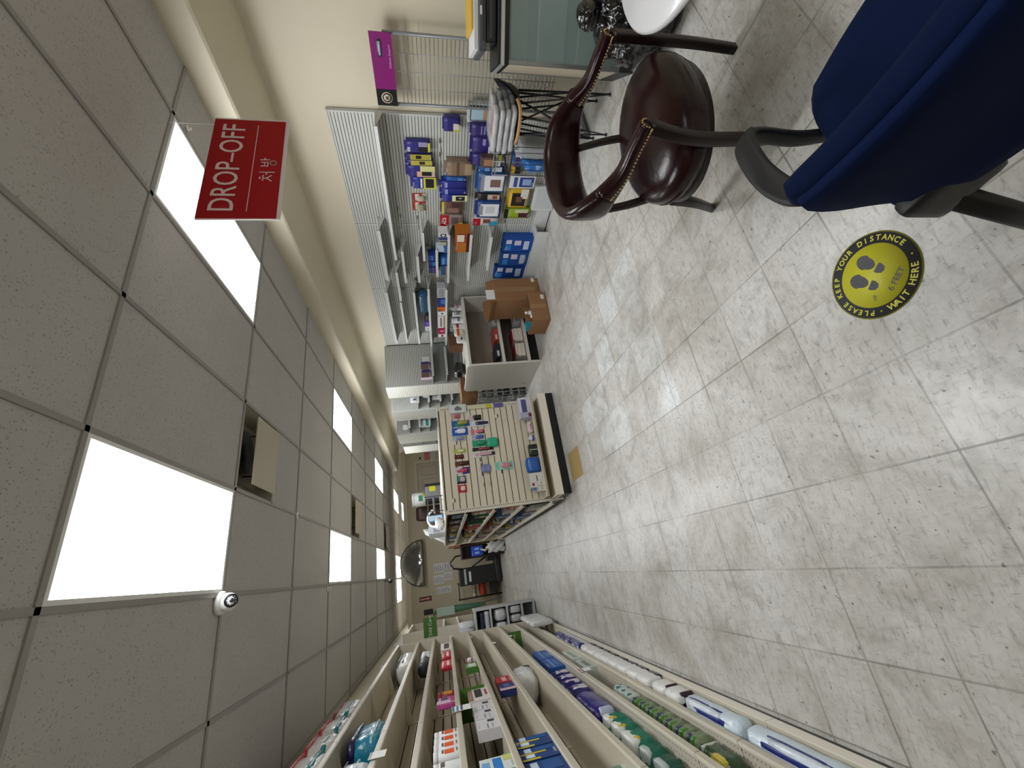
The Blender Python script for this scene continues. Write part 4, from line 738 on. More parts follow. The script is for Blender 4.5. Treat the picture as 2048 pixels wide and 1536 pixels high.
# things on the counter top
def CT(x, y, w, d, h, kind, name, col, bands, label, cat='bottle', film=None):
    p = FL(x, y, CH); return product(kind, name, w, d, h, col, bands, (min(max(p.x, CX0+.1), CX1-.05), max(p.y, CYa+.02), CH+.001), 0, label, cat, None, film)
CT(921, 603, .07, .07, .12, 'bottle', 'red_capped_bottle', 'c3c6ca', [(0, 0, 0, 0, '8a1424'), (0, 1, .3, .5, 'c86a7a')], 'white bottle with a dark red cap, nearest the wall on the counter')
CT(922, 614, .06, .06, .17, 'bottle', 'spray_bottle', 'd2d5d8', [(0, 0, 0, 0, 'd8d9da'), (0, 1, .3, .5, '9aa3ac')], 'white nozzle bottle beside the red-capped one')
CT(924, 625, .10, .07, .13, 'jar', 'clear_tub', 'b9bcba', [(0, 0, 0, 0, 'dadbdb'), (.1, .9, .2, .6, '7f8684')], 'clear tub with white lid on the counter')
CT(926, 638, .12, .07, .15, 'jar', 'white_tub', 'd9dadb', [(0, 0, 0, 0, 'e0e0e0'), (.1, .9, .3, .5, '5a6a90')], 'white tub on the counter, middle of the group')
CT(928, 650, .13, .07, .14, 'jar', 'red_striped_tub', 'dcdcdc', [(0, 0, 0, 0, 'd6d6d6'), (.0, 1, .5, .75, 'a31c30')], 'white tub with a red stripe on the counter')
CT(930, 661, .10, .08, .14, 'bag', 'orange_white_pouch', 'd8cfc6', [(0, 1, .5, .8, 'c05a1c')], 'orange and white pouch on the counter', 'pouch', 1)
CT(932, 671, .09, .08, .12, 'bag', 'white_pouch', 'd6d6d6', [(.2, .8, .3, .6, '33343a')], 'crumpled white pouch at the far end of the group', 'pouch', 1)
t = product('box', 'brown_carton', .18, .2, .2, '5a3c24', [], (3.05, 5.2, CH+.001), 0, 'brown carton behind the bottles on the counter', 'carton')
t = product('box', 'grey_file_box', .22, .1, .16, '8a8c8e', [(.1, .9, .55, .9, 'b3b4b4')], (3.34, 5.15, CH+.001), 0, 'grey printed box on the counter against the slatted wall', 'carton')
t = product('bag', 'black_bundle', .2, .18, .16, '0a0a0c', [], (2.62, 5.22, CH+.001), 0, 'black bundle on the counter beside the slatted divider', 'bag', None, 1)
# ---- slatted dividers standing out from the wall
def divider(y0, y1, xe, lb, shelves, zt=2.12, dep=.27, zlow=0):
    t = thing('slatted_divider', lb, 'wall display', ((xe+WX0)/2, (y0+y1)/2, 0), 'slatted dividers standing out from the right wall')
    mb = MB(); slat_panel(mb, 'y', y0, xe+.012, 3.484, .15, zt, th=.01, m=M_GREYD if False else M_SLAT); mb.build('slatted_panel', t)
    mb = MB(); slat_panel(mb, 'x', xe, y0+.012, y1, .1, zt, th=.01, m=mat('d6d6cc', .4, 0, 'end_slat')); mb.build('end_strip', t)
    MB().box(xe-.006, xe+.012, y0-.004, y0+.012, 0, zt+.01, M_SHG).build('post', t); MB().box(xe, 3.484, y0+.013, y1, zt, zt+.012, M_SHG).build('top_cap', t); MB().box(xe+.014, 3.484, y0+.014, y1, 0, .15, M_SHG).build('base', t)
    MB().box(xe+.014, 3.484, y1-.012, y1, .15, zt, M_SHG).build('back_panel', t)
    for z, x0_, x1_ in shelves:
        MB().box(x0_, x1_, y0-dep, y0-.001, z-.012, z-.002, M_GREYD).box(x0_, x1_, y0-dep-.004, y0-dep, z-.03, z+.005, mat('c9cbc9', .35)).build('shelf', t)
    return t
za = WY(862, 720, 5.73).z; zb = WY(890, 720, 5.73).z
t = divider(6.01, 6.44, 2.745, 'nearest slatted divider, rising behind the white counter', [(za, 2.76, 3.26), (zb, 2.76, 3.26)])
MB().box(2.78, 3.48, 6.002, 6.006, .95, za-.013, M_GREYD).build('plain_panel', t)
MB().box(2.95, 3.24, 5.996, 5.999, za+.02, za+.14, M_PAPER).build('paper_notice', t)
product('box', 'doll_carton', .13, .09, .17, 'b9a8b8', [(.0, .7, .25, .95, '6f5a52'), (.7, 1, .2, .9, '3a2c78'), (.1, .9, .05, .18, '2c2440')], (2.83, 5.78, za-.001), 0, 'purple and white picture carton, right one of the pair on the divider', 'carton', 'two purple picture cartons')
product('box', 'doll_carton', .13, .09, .17, 'b9a8b8', [(.0, .7, .25, .95, '6f5a52'), (.7, 1, .2, .9, '3a2c78'), (.1, .9, .05, .18, '2c2440')], (2.97, 5.78, za-.001), 0, 'purple and white picture carton, left one of the pair on the divider', 'carton', 'two purple picture cartons')
zs = [WY(x, 812, 6.75).z for x in (836, 857, 880, 903)]
divider(6.9, 7.38, 2.68, 'second slatted divider with a white end strip', [(z, 2.70, 3.2) for z in zs], zt=2.13)
product('bottle', 'white_jar', .07, .07, .1, 'd6d8d8', [(0, 0, 0, 0, 'e2e2e2')], (2.86, 6.68, zs[1]-.001), 0, 'white jar on the second divider, upper shelf', 'jar'); product('jar', 'white_jar', .12, .09, .13, 'd6d8d8', [(0, 0, 0, 0, 'e2e2e2'), (.1, .9, .3, .6, 'b0b4b8')], (2.82, 6.68, zs[2]-.001), 0, 'large white jar on the second divider, middle shelf', 'jar')
product('bag', 'white_pouch', .1, .07, .12, 'cfd2d6', [(.2, .6, .2, .6, '3a4a6a')], (2.80, 6.68, zs[0]-.001), 0, 'small white and navy pouch on the top shelf of the second divider', 'pouch', None, 1)
zs = [WY(x, 848, 7.6).z for x in (817, 838, 858)]
divider(7.9, 8.5, 2.58, 'third slatted divider, just right of the end display', [(z, 2.60, 3.1) for z in zs], zt=2.14, dep=.3)
product('bag', 'white_pouch', .1, .08, .12, 'd9dbde', [], (2.66, 7.66, zs[0]-.001), 0, 'white pouch on the third divider', 'pouch', None, 1); product('box', 'teal_white_carton', .12, .1, .16, 'd3d8d8', [(0, 1, 0, .4, '1a8a84')], (2.70, 7.66, zs[2]-.001), 0, 'teal and white carton on the third divider', 'carton')
divider(9.3, 9.9, 2.75, 'farthest slatted divider near the end partition', [(1.75, 2.77, 3.2), (1.45, 2.77, 3.2)], zt=2.14, dep=.3)
# lattice crates and a brown box beside the counter
t = thing('cardboard_box', 'brown cardboard box on the lattice crates past the counter', 'cardboard box', (2.55, 6.1, .75)); MB().box(2.36, 2.72, 5.75, 6.1, .755, 1.0, M_CARD).build('box_body', t); MB().box(2.36, 2.72, 5.9, 5.95, 1.0, 1.001, mat('96734f', .35)).build('packing_tape', t)
for k, z in enumerate((0, .25, .50)):
    t = thing('plastic_crate', ('bottom', 'middle', 'top')[k]+' white lattice crate of the stack past the counter', 'crate', (2.53, 5.9, z), 'stack of white lattice crates'); mb = MB(); x0, x1, y0, y1 = 2.34, 2.72, 5.72, 6.12; mm = mat('c6c9c8', .4, 0, 'crate_plastic')
    for zz in (z+.006, z+.12, z+.238):
        mb.box(x0, x1, y0, y0+.01, zz-.006, zz+.01, mm).box(x0, x1, y1-.01, y1, zz-.006, zz+.01, mm).box(x0, x0+.01, y0, y1, zz-.006, zz+.01, mm).box(x1-.01, x1, y0, y1, zz-.006, zz+.01, mm)
    for j in range(7):
        xx = x0+(x1-x0-.012)*j/6; mb.box(xx, xx+.012, y0, y0+.008, z, z+.245, mm).box(xx, xx+.012, y1-.008, y1, z, z+.245, mm); yy = y0+(y1-y0-.012)*j/6; mb.box(x0, x0+.008, yy, yy+.012, z, z+.245, mm)
    mb.build('lattice_wall', t); MB().box(x0+.01, x1-.01, y0+.01, y1-.01, z+.002, z+.008, mm).build('crate_floor', t)
    product('bag', 'crate_content', .3, .3, .15, ('77797a', '6a6a70', 'a9aaac')[k], [], (2.53, 5.77, z+.009), 0, 'grey wrapped bundle inside the '+('bottom', 'middle', 'top')[k]+' lattice crate', 'bundle')
# ---- wire grid rack with the purple header
gy0, gy1 = 1.648, 2.125; gX = 3.42; M_WIRE = mat('8c8d8a', .4, .5, 'grey_wire'); z1_ = 1.69
t = thing('wire_grid_rack', 'grey wire grid rack with a purple header sign by the wall', 'display rack', (gX, (gy0+gy1)/2, 0)); MB().tube([(gX, gy0, .02), (gX, gy0, 1.6)], .012, mat('7d7f82', .4, .3)).build('post', t); MB().tube([(gX, gy1, .02), (gX, gy1, 1.6)], .012, mat('7d7f82', .4, .3)).build('post', t)
mb = MB(); z = .32
while z < 1.5: mb.tube([(gX-.006, gy0, z), (gX-.006, gy1, z)], .0038, M_WIRE, 6); z += .030
for k in range(1, 4): mb.tube([(gX-.009, gy0+(gy1-gy0)*k/4, .3), (gX-.009, gy0+(gy1-gy0)*k/4, 1.52)], .0025, M_WIRE, 5)
mb.build('wire_grid', t)
MB().box(gX-.3, gX+.06, gy0-.02, gy0+.03, 0, .03, mat('5a5c60', .5)).build('foot', t); MB().box(gX-.3, gX+.06, gy1-.03, gy1+.02, 0, .03, mat('5a5c60', .5)).build('foot', t)
hd = MB().box(gX-.02, gX-.012, gy0-.005, gy1+.005, 1.54, z1_, mat('7c1668', .35, 0, 'magenta_board')).build('header_sign', t); MB().box(gX-.022, gX-.02, gy1-.115, gy1+.005, 1.54, z1_, M_BLACK).build('black_end', hd)
MR = Matrix(((0, 0, -1, 0), (-1, 0, 0, 0), (0, 1, 0, 0), (0, 0, 0, 1)))      # text facing -x
MB().text('Diabetic Support', .022, mat('c7a9c2', .5), Matrix.Translation((gX-.021, gy0+.14, 1.565)) @ MR, .0003).build('header_lettering', hd)
k1 = MB().rbox((gX-.021, gy0+.09, 1.63), (.004, .11, .03), .002, mat('2b2f3c', .3), 3).rbox((gX-.024, gy0+.09, 1.63), (.004, .085, .014), .002, mat('9fa8b8', .3), 3).build('printed_logo', hd)
em = MB()
for r0, c in ((.042, 'b9ad96'), (.034, '2c2622'), (.024, 'd8d0bf')): em.lathe([(r0, 0), (r0, .001+.0006*(.05-r0)*20)], ZR, mat(c, .4), 24, Matrix.Translation((gX-.022, gy1-.055, 1.615)) @ MR)
em.text('H', .03, M_BLACK, Matrix.Translation((gX-.026, gy1-.055, 1.615)) @ MR, .0004, .002); em.build('emblem', hd)
mb = MB()
for k in range(9):
    for j in range(4): zc, yc = .38+.045*k, gy0+.06+.1*j; mb.tube([(gX-.04, yc, zc), (gX-.07, yc+.02, zc+.02), (gX-.04, yc+.05, zc), (gX-.07, yc+.075, zc-.02), (gX-.04, yc+.1, zc)], .0022, M_WIRE, 4)
tag(mb.build('wire_basket'), 'grey zigzag wire basket low on the grid rack', 'wire basket')
# small wire shelf low on the slatted bay with odds and ends
zr = WX(1052, 300, 3.35).z; ya, yb = WX(1052, 288, 3.35).y, WX(1052, 345, 3.35).y
# ================================================================= CENTRAL GONDOLA WITH END DISPLAY
EX0, EX1, EY = .592, 1.868, 4.80; EZ = 1.392; M_ES = mat('d0c7b2', .5, 0, 'cream_slatwall')
t = thing('end_display', 'cream slatwall end display facing the entrance, hung with small goods', 'display', ((EX0+EX1)/2, 4.65, 0))
mb = MB().box(EX0+.03, EX1-.03, EY+.006, EY+.02, .13, EZ-.01, M_GROOVE); z = .16
while z < EZ-.02: mb.box(EX0+.045, EX1-.045, EY, EY+.006, z+.0045, min(z+.0717, EZ-.01), M_ES); z += .0762
mb.build('slatwall_panel', t)
for a, b in ((EX0, EX0+.045), (EX1-.045, EX1)):
    u = MB().box(a, b, EY-.006, EY+.03, .02, EZ, mat('cdc7b6', .4)).build('upright', t); mb = MB(); z = .12; xc = (a+b)/2+(.008 if a < 1 else -.008)
    while z < EZ-.03: mb.box(xc-.004, xc+.004, EY-.007, EY-.0055, z, z+.012, M_GROOVE); z += .0254
    mb.build('slot_row', u)
MB().box(EX0, EX1, EY-.01, EY+.03, EZ, EZ+.012, M_CREAM).build('top_cap', t)
MB().box(EX0+.02, EX1-.04, 4.505, EY-.006, .15, .162, mat('b9ac98', .5)).box(EX0+.02, EX1-.04, 4.50, 4.505, .095, .19, M_LIP).box(EX0+.02, EX0+.03, 4.505, EY-.006, .095, .17, M_LIP).box(EX1-.05, EX1-.04, 4.505, EY-.006, .095, .17, M_LIP).build('base_deck', t)
MB().box(EX0+.02, EX1-.04, 4.51, EY-.006, 0, .095, M_KICK).build('kick_plate', t)
EZs = .268
sh = MB().box(EX0+.03, EX1-.03, 4.60, EY-.001, EZs-.012, EZs-.002, M_SHELF).box(EX0+.03, EX1-.03, 4.596, 4.60, EZs-.03, EZs+.004, M_LIP).build('shelf', t)
MB().box(EX0+.03, EX1-.03, 4.594, 4.596, EZs-.026, EZs-.004, M_CREAM2).build('price_channel', sh)
# long side of the gondola
GY_ = [4.84, 6.02, 7.32, 8.66, 10.2]
for i in range(4):
    y0, y1 = GY_[i]+.001, GY_[i+1]-.001
    t = thing('gondola_section', ('nearest', 'second', 'third', 'farthest')[i]+' section of the central gondola behind the end display', 'shelving unit', (1.22, (y0+y1)/2, 0), 'central gondola sections')
    MB().box(1.20, 1.24, y0, y1, .02, 1.38, M_CREAM2).build('spine', t); MB().box(.575, 1.86, y0, y1, 1.384, 1.398, M_CREAM).build('top_deck', t)
    for k, z in enumerate((.165, .525, .858, 1.185)):
        xf = .56 if (k == 0) else .575
        for sg in (-1, 1):
            x0 = xf if sg < 0 else 1.24; x1 = 1.20 if sg < 0 else 2.44-xf
            if sg > 0: x1 = min(x1, 1.86)
            s = MB().box(x0, x1, y0, y1, z-.015, z-.004, M_SHELF).box(*((x0-.004, x0) if sg < 0 else (x1, x1+.004)), y0, y1, z-.035, z, M_LIP).build('shelf', t)
        if k: 
            br = MB().prism([(1.20, z-.016), (.60, z-.016), (1.12, z-.07), (1.20, z-.08)], y1-.004, y1-.001, M_CREAM, Matrix(((1, 0, 0, 0), (0, 0, 1, 0), (0, 1, 0, 0), (0, 0, 0, 1)))).build('shelf_bracket', t)
    MB().box(.60, 1.84, y0, y1, 0, .13, M_KICK).build('kick_plate', t)
    if i == 3: MB().box(.57, 1.87, y1, y1+.014, 0, 1.40, M_CREAM).build('end_panel', t)
# end display goods
def EC(x0, y0, x1, y1, d, kind, name, col, bands, label, cat='package', group='small goods hanging on the end display', film=None, zb_=None, Yb=None):
    Yf = (Yb or EY-.001)-d; ym, xm = (y0+y1)/2, (x0+x1)/2; zt, zb = WY(x0, ym, Yf).z, WY(x1, ym, Yf).z; X1, X0 = WY(xm, y0, Yf).x, WY(xm, y1, Yf).x
    if zb_ is not None: zt, zb = zb_+abs(zt-zb), zb_
    return product(kind, name, (X1-X0)*.97, d-.003, zt-zb, col, bands, ((X0+X1)/2, Yf, zb), 0, label, cat, group, film)
for q in [
 (899, 808, 933, 826, .03, 'bag', 'oval_brush_pack', 'c6cbc8', [(.2, .8, .25, .75, '6a6f70')], 'white oval hairbrush pack at the top right corner of the end display'),
 (935, 808, 1006, 816, .02, 'bag', 'brush_pack', 'c3c0a0', [(.0, 1, .0, .28, '5a5494'), (.0, 1, .34, .5, 'b9b62a')], 'long clear pack with yellow and purple ends, right edge'),
 (902, 826, 922, 837, .03, 'card', 'pink_hair_tie_card', 'c79aa2', [(.1, .9, .1, .5, 'a5606c')], 'pink hair tie card, top row right'),
 (903, 838, 940, 851, .05, 'card', 'blue_green_card', '1c5f9c', [(.0, .5, .3, .8, '2a8a70'), (.5, 1, .1, .5, '8f8f3c')], 'blue and green toothbrush card, top row'),
 (904, 853, 936, 869, .05, 'card', 'bright_blue_card', '1858b8', [(.1, .9, .3, .6, '2a70d0'), (.4, .7, .6, .8, 'd8dde8')], 'bright blue card, top row'),
 (905, 870, 932, 880, .04, 'card', 'silver_card', 'b3b8c4', [(.1, .9, .3, .7, '8a94ac')], 'silver and white card below the bright blue one'),
 (938, 828, 963, 839, .04, 'card', 'black_ring_card', 'c8b9bc', [(.0, 1, .0, .6, '1c1c20')], 'card with black round clips, second row right'),
 (940, 840, 977, 851, .03, 'card', 'nail_clipper_card', 'cfd0d6', [(.3, .8, .0, .7, '20243c')], 'white card with dark long clipper, second row'),
 (942, 856, 971, 867, .04, 'card', 'brown_comb_card', 'd4d0d2', [(.1, .9, .05, .5, '5a2c24'), (.0, 1, .75, 1, 'c9707c')], 'white card with a brown comb, second row'),
 (944, 868, 969, 878, .03, 'card', 'blue_file_card', 'a3accc', [(.2, .8, .05, .6, '4a5c98')], 'pale blue file card, second row'),
 (945, 878, 974, 891, .05, 'card', 'green_comb_card', '2a9a74', [(.1, .9, .1, .6, '1f8a66')], 'green comb card, second row'),
 (975, 874, 996, 893, .05, 'bag', 'green_scrunch_pack', '22a07a', [], 'round green scrubber beside the green comb'),
 (945, 893, 986, 900, .03, 'card', 'black_brush_card', '1a1618', [(.2, .8, .5, .7, '8a3c50')], 'black long brush card, second row'),
 (946, 901, 991, 912, .04, 'card', 'black_white_brush_card', 'd2d2d4', [(.15, .85, .0, .65, '1c1a1e'), (.2, .8, .72, .88, 'c9a0a8')], 'white card with long black brush, second row'),
 (907, 897, 932, 905, .03, 'card', 'lime_card', 'a9b83c', [(.2, .8, .2, .5, 'd8d8b0')], 'lime yellow card, top row middle'),
 (909, 908, 928, 917, .03, 'card', 'amber_card', '4a2214', [(.2, .8, .2, .6, '6a2c14')], 'amber clip card, top row left of middle'),
 (910, 921, 939, 931, .03, 'card', 'tortoise_comb_card', '5a2a1c', [(.1, .9, .0, .5, '3a1c14')], 'tortoiseshell comb card, top row left'),
 (912, 933, 939, 947, .04, 'card', 'purple_white_card', 'c6b8c8', [(.0, 1, .0, .5, '3c3488'), (.3, .6, .6, .9, 'b03c58')], 'white and purple card, top row left'),
 (914, 950, 933, 966, .05, 'card', 'teal_badge_card', '1c7c70', [(.0, .3, .0, 1, '1a1a1e'), (.3, .9, .3, .6, 'c9a9ae')], 'teal shield-shaped card, top row'),
 (916, 968, 934, 984, .05, 'card', 'red_badge_card', 'b31c24', [(.2, .8, .35, .55, 'd9c3c0')], 'red shield-shaped card at the left of the top row'),
 (963, 928, 981, 944, .03, 'bag', 'violet_pouch', '8086b8', [], 'small violet pouch, crooked, in the middle of the end display'),
 (991, 921, 1027, 938, .04, 'card', 'mint_card', '7cc4ac', [(.12, .88, .12, .75, 'bcd8cf'), (.3, .7, .2, .5, 'c9808c')], 'mint green card alone in the third row')]:
    EC(*q)
for (x, y), lb in zip([(912, 892), (992, 839), (958, 925), (960, 936), (962, 953), (966, 974), (1000, 948), (908, 1005), (942, 870)][:8], ['peg tag in the top row below the silver card', 'lone peg tag at the right in the third row', 'peg tag below the long black brush, first', 'peg tag beside the violet pouch', 'peg tag right of the red badge card', 'peg tag lowest in the second row', 'peg tag below the mint card', 'peg tag at the bottom left corner of the display']):
    p = WY(x, y, EY); t = thing('peg_hook', lb, 'hook', (p.x, EY, p.z), 'empty pegs with tags on the end display')
    MB().tube([(p.x, EY, p.z), (p.x, EY-.13, p.z)], .0025, M_CHROME, 6).build('wire', t); MB().box(p.x-.022, p.x+.022, EY-.134, EY-.131, p.z-.012, p.z+.030, mat('cfc8ba', .4)).box(p.x-.022, p.x+.022, EY-.136, EY-.134, p.z-.012, p.z+.002, mat('4a443c', .4)).build('tag', t)
S = EZs-.0015
for q in [
 (1030, 795, 1053, 836, .12, 'box', 'comb_carton', 'c9c6d6', [(.1, .9, .35, .8, '4a4a78'), (.0, .25, .0, 1, 'a5a2b8'), (.02, .2, .05, .3, '5a1f2c')], 'long white and purple carton standing at the right end of the display shelf', 'carton'),
 (1046, 842, 1057, 866, .08, 'bag', 'red_white_pouch', 'cfbcc0', [(.2, .8, .3, .6, 'a03048')], 'crumpled red and white pouch lying on the display shelf', 'pouch'),
 (1050, 867, 1062, 884, .07, 'bottle', 'white_blue_tube', 'cfd2e0', [(0, 0, 0, 0, 'd0d2d8'), (0, 1, .1, .5, '4a5a9a')], 'white and blue tube leaning on the display shelf', 'tube'),
 (1058, 888, 1074, 910, .09, 'box', 'dark_green_case', '14241a', [(.45, .55, .0, 1, 'a9a894')], 'dark green case in the middle of the display shelf', 'case'),
 (1052, 912, 1080, 944, .12, 'bag', 'blue_bag', '1c58a8', [], 'shiny blue bag beside the dark green case', 'bag'),
 (1042, 951, 1064, 982, .04, 'box', 'light_blue_carton', '5a98d4', [(.5, 1, .2, .8, 'b9d0e8'), (.1, .5, .5, .9, '3c2a30')], 'light blue picture carton leaning on the end display', 'carton'),
 (1064, 944, 1090, 974, .09, 'box', 'white_cross_carton', 'cfccc6', [(.2, .8, .4, .5, '6a6864'), (.1, .3, .7, .9, '8a3038')], 'white printed carton before the light blue one', 'carton')]:
    EC(*q, group=None, zb_=S, film=1 if q[5] == 'bag' else None, Yb=4.796 if 'leaning on the end' in q[8] else 4.74)
for k, (x, lb) in enumerate(((.72, 'small cream carton, left one at the shelf end'), (.78, 'small cream carton, right one at the shelf end'))):
    product('box', 'cream_carton', .055, .1, .08, 'cfcbc0', [(.2, .8, .3, .6, 'b3ad9c')], (x, 4.61, S), 0, lb, 'carton')
# goods on the aisle side of the central gondola
rnd = random.Random(11)
CN = [('8a6a4a', 'brown'), ('20304f', 'navy'), ('a03a34', 'red'), ('c9c6bd', 'white'), ('1a1a1e', 'black'), ('2a5a3a', 'green'), ('b9a14a', 'yellow'), ('4a6fa8', 'blue'), ('7a7670', 'grey'), ('9a6f78', 'pink')]
SHN = {.165: 'base', .525: 'lowest', .858: 'middle', 1.185: 'top'}
KY = {1.185: [4, 4, 4, 0, 5, 6, 7, 3, 8], .858: [0, 5, 4, 5, 2, 2, 3, 0, 6, 8, 3, 3], .525: [2, 3, 7, 4, 8, 0, 3, 9, 0, 4, 3, 9, 3], .165: [4, 3, 8, 7, 7, 1, 7, 6, 5, 3, 8, 3, 3]}
for z, ks in KY.items():
    n = len(ks); y = 4.9; step = (10.0-4.9)/n; seen = {}
    for j, ki in enumerate(ks):
        c, nm = CN[ki]; y0 = y+j*step+.03; wn_ = step*rnd.uniform(.5, .72); hh = rnd.uniform(.13, .24) if z < 1 else rnd.uniform(.12, .165)
        if any(y0-.03 < g < y0+wn_+.03 for g in GY_[1:4]): wn_ *= .55
        for g in GY_[1:4]:
            if y0-.02 < g < y0+wn_+.02: y0 = g+.025
        seen[nm] = seen.get(nm, 0)+1; pos = 'nearest' if j < n/3 else 'middle' if j < 2*n/3 else 'far'
        lb = '%s package beside the %s, %s part of %s shelf, central gondola side' % (nm, (CN[ks[j-1]][1] + ' one') if j else 'end display', pos, SHN[z])
        kd = rnd.choice(['box', 'bag', 'jar', 'box']); b2 = CN[rnd.randrange(10)][0]
        if kd == 'jar': bs = [(0, 0, 0, 0, b2), (.1, .9, .2, .6, CN[rnd.randrange(10)][0])]; wn_ = min(wn_, .16)
        else: bs = [(.1, .9, .3, .6, b2), (.2, .7, .7, .85, CN[rnd.randrange(10)][0])]
        product(kd, 'shelf_package', wn_, rnd.uniform(.14, .26), hh, c, bs, (.592, y0+wn_/2, z-.0035), -PI/2, lb, 'package', 'goods on the aisle side of the central gondola')
def catmullish(P):
    P = [Vector(p) for p in P]; out = []
    for a, b in zip(P, P[1:]): out += [a+(b-a)*k/4 for k in range(4)]
    out.append(P[-1])
    for _ in range(3): out = [out[0]]+[(out[i-1]+out[i]*2+out[i+1])/4 for i in range(1, len(out)-1)]+[out[-1]]
    return out
# rack of leaflets and papers on top of the gondola
T_ = 1.399
def TOP(x, y): return FL(x, y, T_)
t = thing('leaflet_rack', 'white sloping leaflet rack on top of the central gondola', 'rack', (.7, 8.6, T_)); MB().add([(.58, 8.1, T_), (.58, 9.2, T_), (.80, 9.2, T_+.38), (.80, 8.1, T_+.38), (.80, 9.2, T_), (.80, 8.1, T_)], [(0, 1, 2, 3), (3, 2, 4, 5), (0, 3, 5), (1, 4, 2), (0, 5, 4, 1)], mat('d8d9dc', .4)).build('sloping_tray', t)
mb = MB()
for j in range(6): mb.box(.62+.03*j, .70+.02*j, 8.094, 8.099, T_+.02+.045*j, T_+.03+.045*j, M_INK)
mb.build('printed_text', t)
product('box', 'leaflet_stack', .14, .2, .26, 'c6c9cd', [(.1, .9, .3, .7, '8f949c')], (.70, 7.3, T_), .3, 'tilted grey stack of leaflets at the near edge of the rack', 'leaflets')
product('box', 'brochure_holder', .10, .12, .26, '3a6a98', [(.1, .9, .1, .9, 'a9c0d4')], (.84, 7.0, T_), 0, 'blue and clear brochure holder on the gondola top', 'holder')
t = thing('plastic_bag', 'white crumpled shopping bag on the gondola top', 'bag', (.72, 6.55, T_)); 
def crump(q, p): return q*(1+.12*math.sin(9*p[0]+4*p[1])*math.cos(7*p[2]))+Vector((0, 0, abs(q.z)*0))
MB().rbox((.70, 6.60, T_+.07), (.17, .24, .13), .06, wrap('dfe1e4', .8), 10, crump).build('bag_body', t)
MB().tube(catmullish([(.66, 6.6, T_+.11), (.68, 6.62, T_+.2), (.76, 6.66, T_+.25), (.86, 6.7, T_+.24), (.93, 6.7, T_+.16)]), .016, wrap('dfe1e4', .8), 8).build('handle', t)
t = thing('wire_tray', 'black wire tray stand with papers on the gondola top', 'tray', (.93, 6.3, T_)); mb = MB()
for zz in (.02, .12, .22): mb.box(.82, 1.04, 6.1, 6.5, T_+zz, T_+zz+.008, M_BLACK)
for xx in (.822, 1.03): mb.box(xx, xx+.008, 6.1, 6.11, T_, T_+.26, M_BLACK).box(xx, xx+.008, 6.49, 6.5, T_, T_+.26, M_BLACK)
mb.build('tray_frame', t); MB().box(.84, 1.02, 6.13, 6.47, T_+.029, T_+.05, M_PAPER).box(.84, 1.02, 6.14, 6.45, T_+.13, T_+.145, M_PAPER).build('paper_stack', t)
# ---- behind the gondola: counter with machine, boxes, brown chair
t = thing('service_counter', 'brown service counter behind the central gondola', 'counter', (1.0, 11.3, 0)); MW = mat('4a3022', .5, 0, 'brown_wood')
MB().box(.55, 3.1, 11.0, 11.6, 1.12, 1.17, MW).build('counter_top', t); MB().box(.6, 3.1, 11.05, 11.08, 0, 1.12, mat('a59a84', .5)).build('front_board', t); MB().box(.55, .6, 11.0, 11.6, 0, 1.12, MW).build('end_board', t)
t = thing('low_cabinet', 'dark cherry low cabinet beside the floor machine', 'cabinet', (.5, 10.85, 0)); M_CH = mat('2a0f12', .4, 0, 'dark_cherry')
MB().box(.25, .54, 10.6, 11.0, 0, .03, M_CH).box(.25, .54, 10.6, 11.0, 1.0, 1.03, M_CH).box(.25, .27, 10.6, 11.0, .03, 1.0, M_CH).box(.52, .54, 10.6, 11.0, .03, 1.0, M_CH).box(.27, .52, 10.97, 11.0, .03, 1.0, M_CH).build('cabinet_body', t); MB().box(.27, .52, 10.61, 10.97, .5, .52, M_CH).build('shelf', t)
product('box', 'bottled_water_pack', .22, .2, .26, '1c48b8', [(.2, .4, .3, .7, '8fb0e8'), (.6, .8, .3, .7, '8fb0e8')], (.395, 10.63, .523), 0, 'bright blue carton in the cherry cabinet', 'carton')
product('box', 'black_binder', .2, .2, .3, '18191c', [(.6, .7, .1, .9, 'c6c9c9')], (.38, 10.63, .031), 0, 'black binder low in the cherry cabinet', 'binder')
t = thing('printer', 'grey printer with a yellow label on the service counter', 'printer', (1.95, 11.2, 1.17)); a = WY(852, 1003, 11.0); b = WY(884, 965, 11.0)
MB().box(a.x, b.x, 11.0, 11.45, 1.17, a.z, mat('77797e', .4)).build('body', t, bevel=.02); MB().box(a.x-.01, a.x+.06, 10.99, 11.46, 1.17, a.z+.01, M_BLACK).box(b.x-.06, b.x+.01, 10.99, 11.46, 1.17, a.z+.01, M_BLACK).build('side_panel', t); c = WY(866, 975, 11.0); MB().box(c.x-.09, c.x+.09, 10.994, 10.999, c.z-.06, c.z+.1, mat('c9c21c', .5)).build('yellow_label', t)
ptz = a.z+.012
product('jar', 'glove_tub', .34, .34, .34, 'cfd3d2', [(0, 0, 0, 0, 'd6d9d8'), (.3, .7, .2, .5, '2a7a54'), (.6, .9, .05, .2, 'b9a93c')], (1.86, 11.03, ptz), 0, 'white and green tub standing on the printer', 'tub')
t = thing('brown_chair', 'brown leather office chair back showing over the counter', 'chair', (1.42, 11.9, 0)); M_BR = mat('3a2218', .4, 0, 'brown_leather'); a = WY(833, 1044, 11.9); b = WY(853, 1012, 11.9)
MB().rbox(((a.x+b.x)/2, 11.9, (a.z+1.0)/2), (abs(b.x-a.x), .14, a.z-1.0), .06, M_BR, 8).build('backrest', t); MB().rbox(((a.x+b.x)/2, 12.0-.3+.2, .5), (.5, .45, .12), .05, M_BR, 6).build('seat', t); MB().tube([((a.x+b.x)/2, 11.9, 0), ((a.x+b.x)/2, 11.9, .45)], .04, M_BLACK).build('pedestal', t)
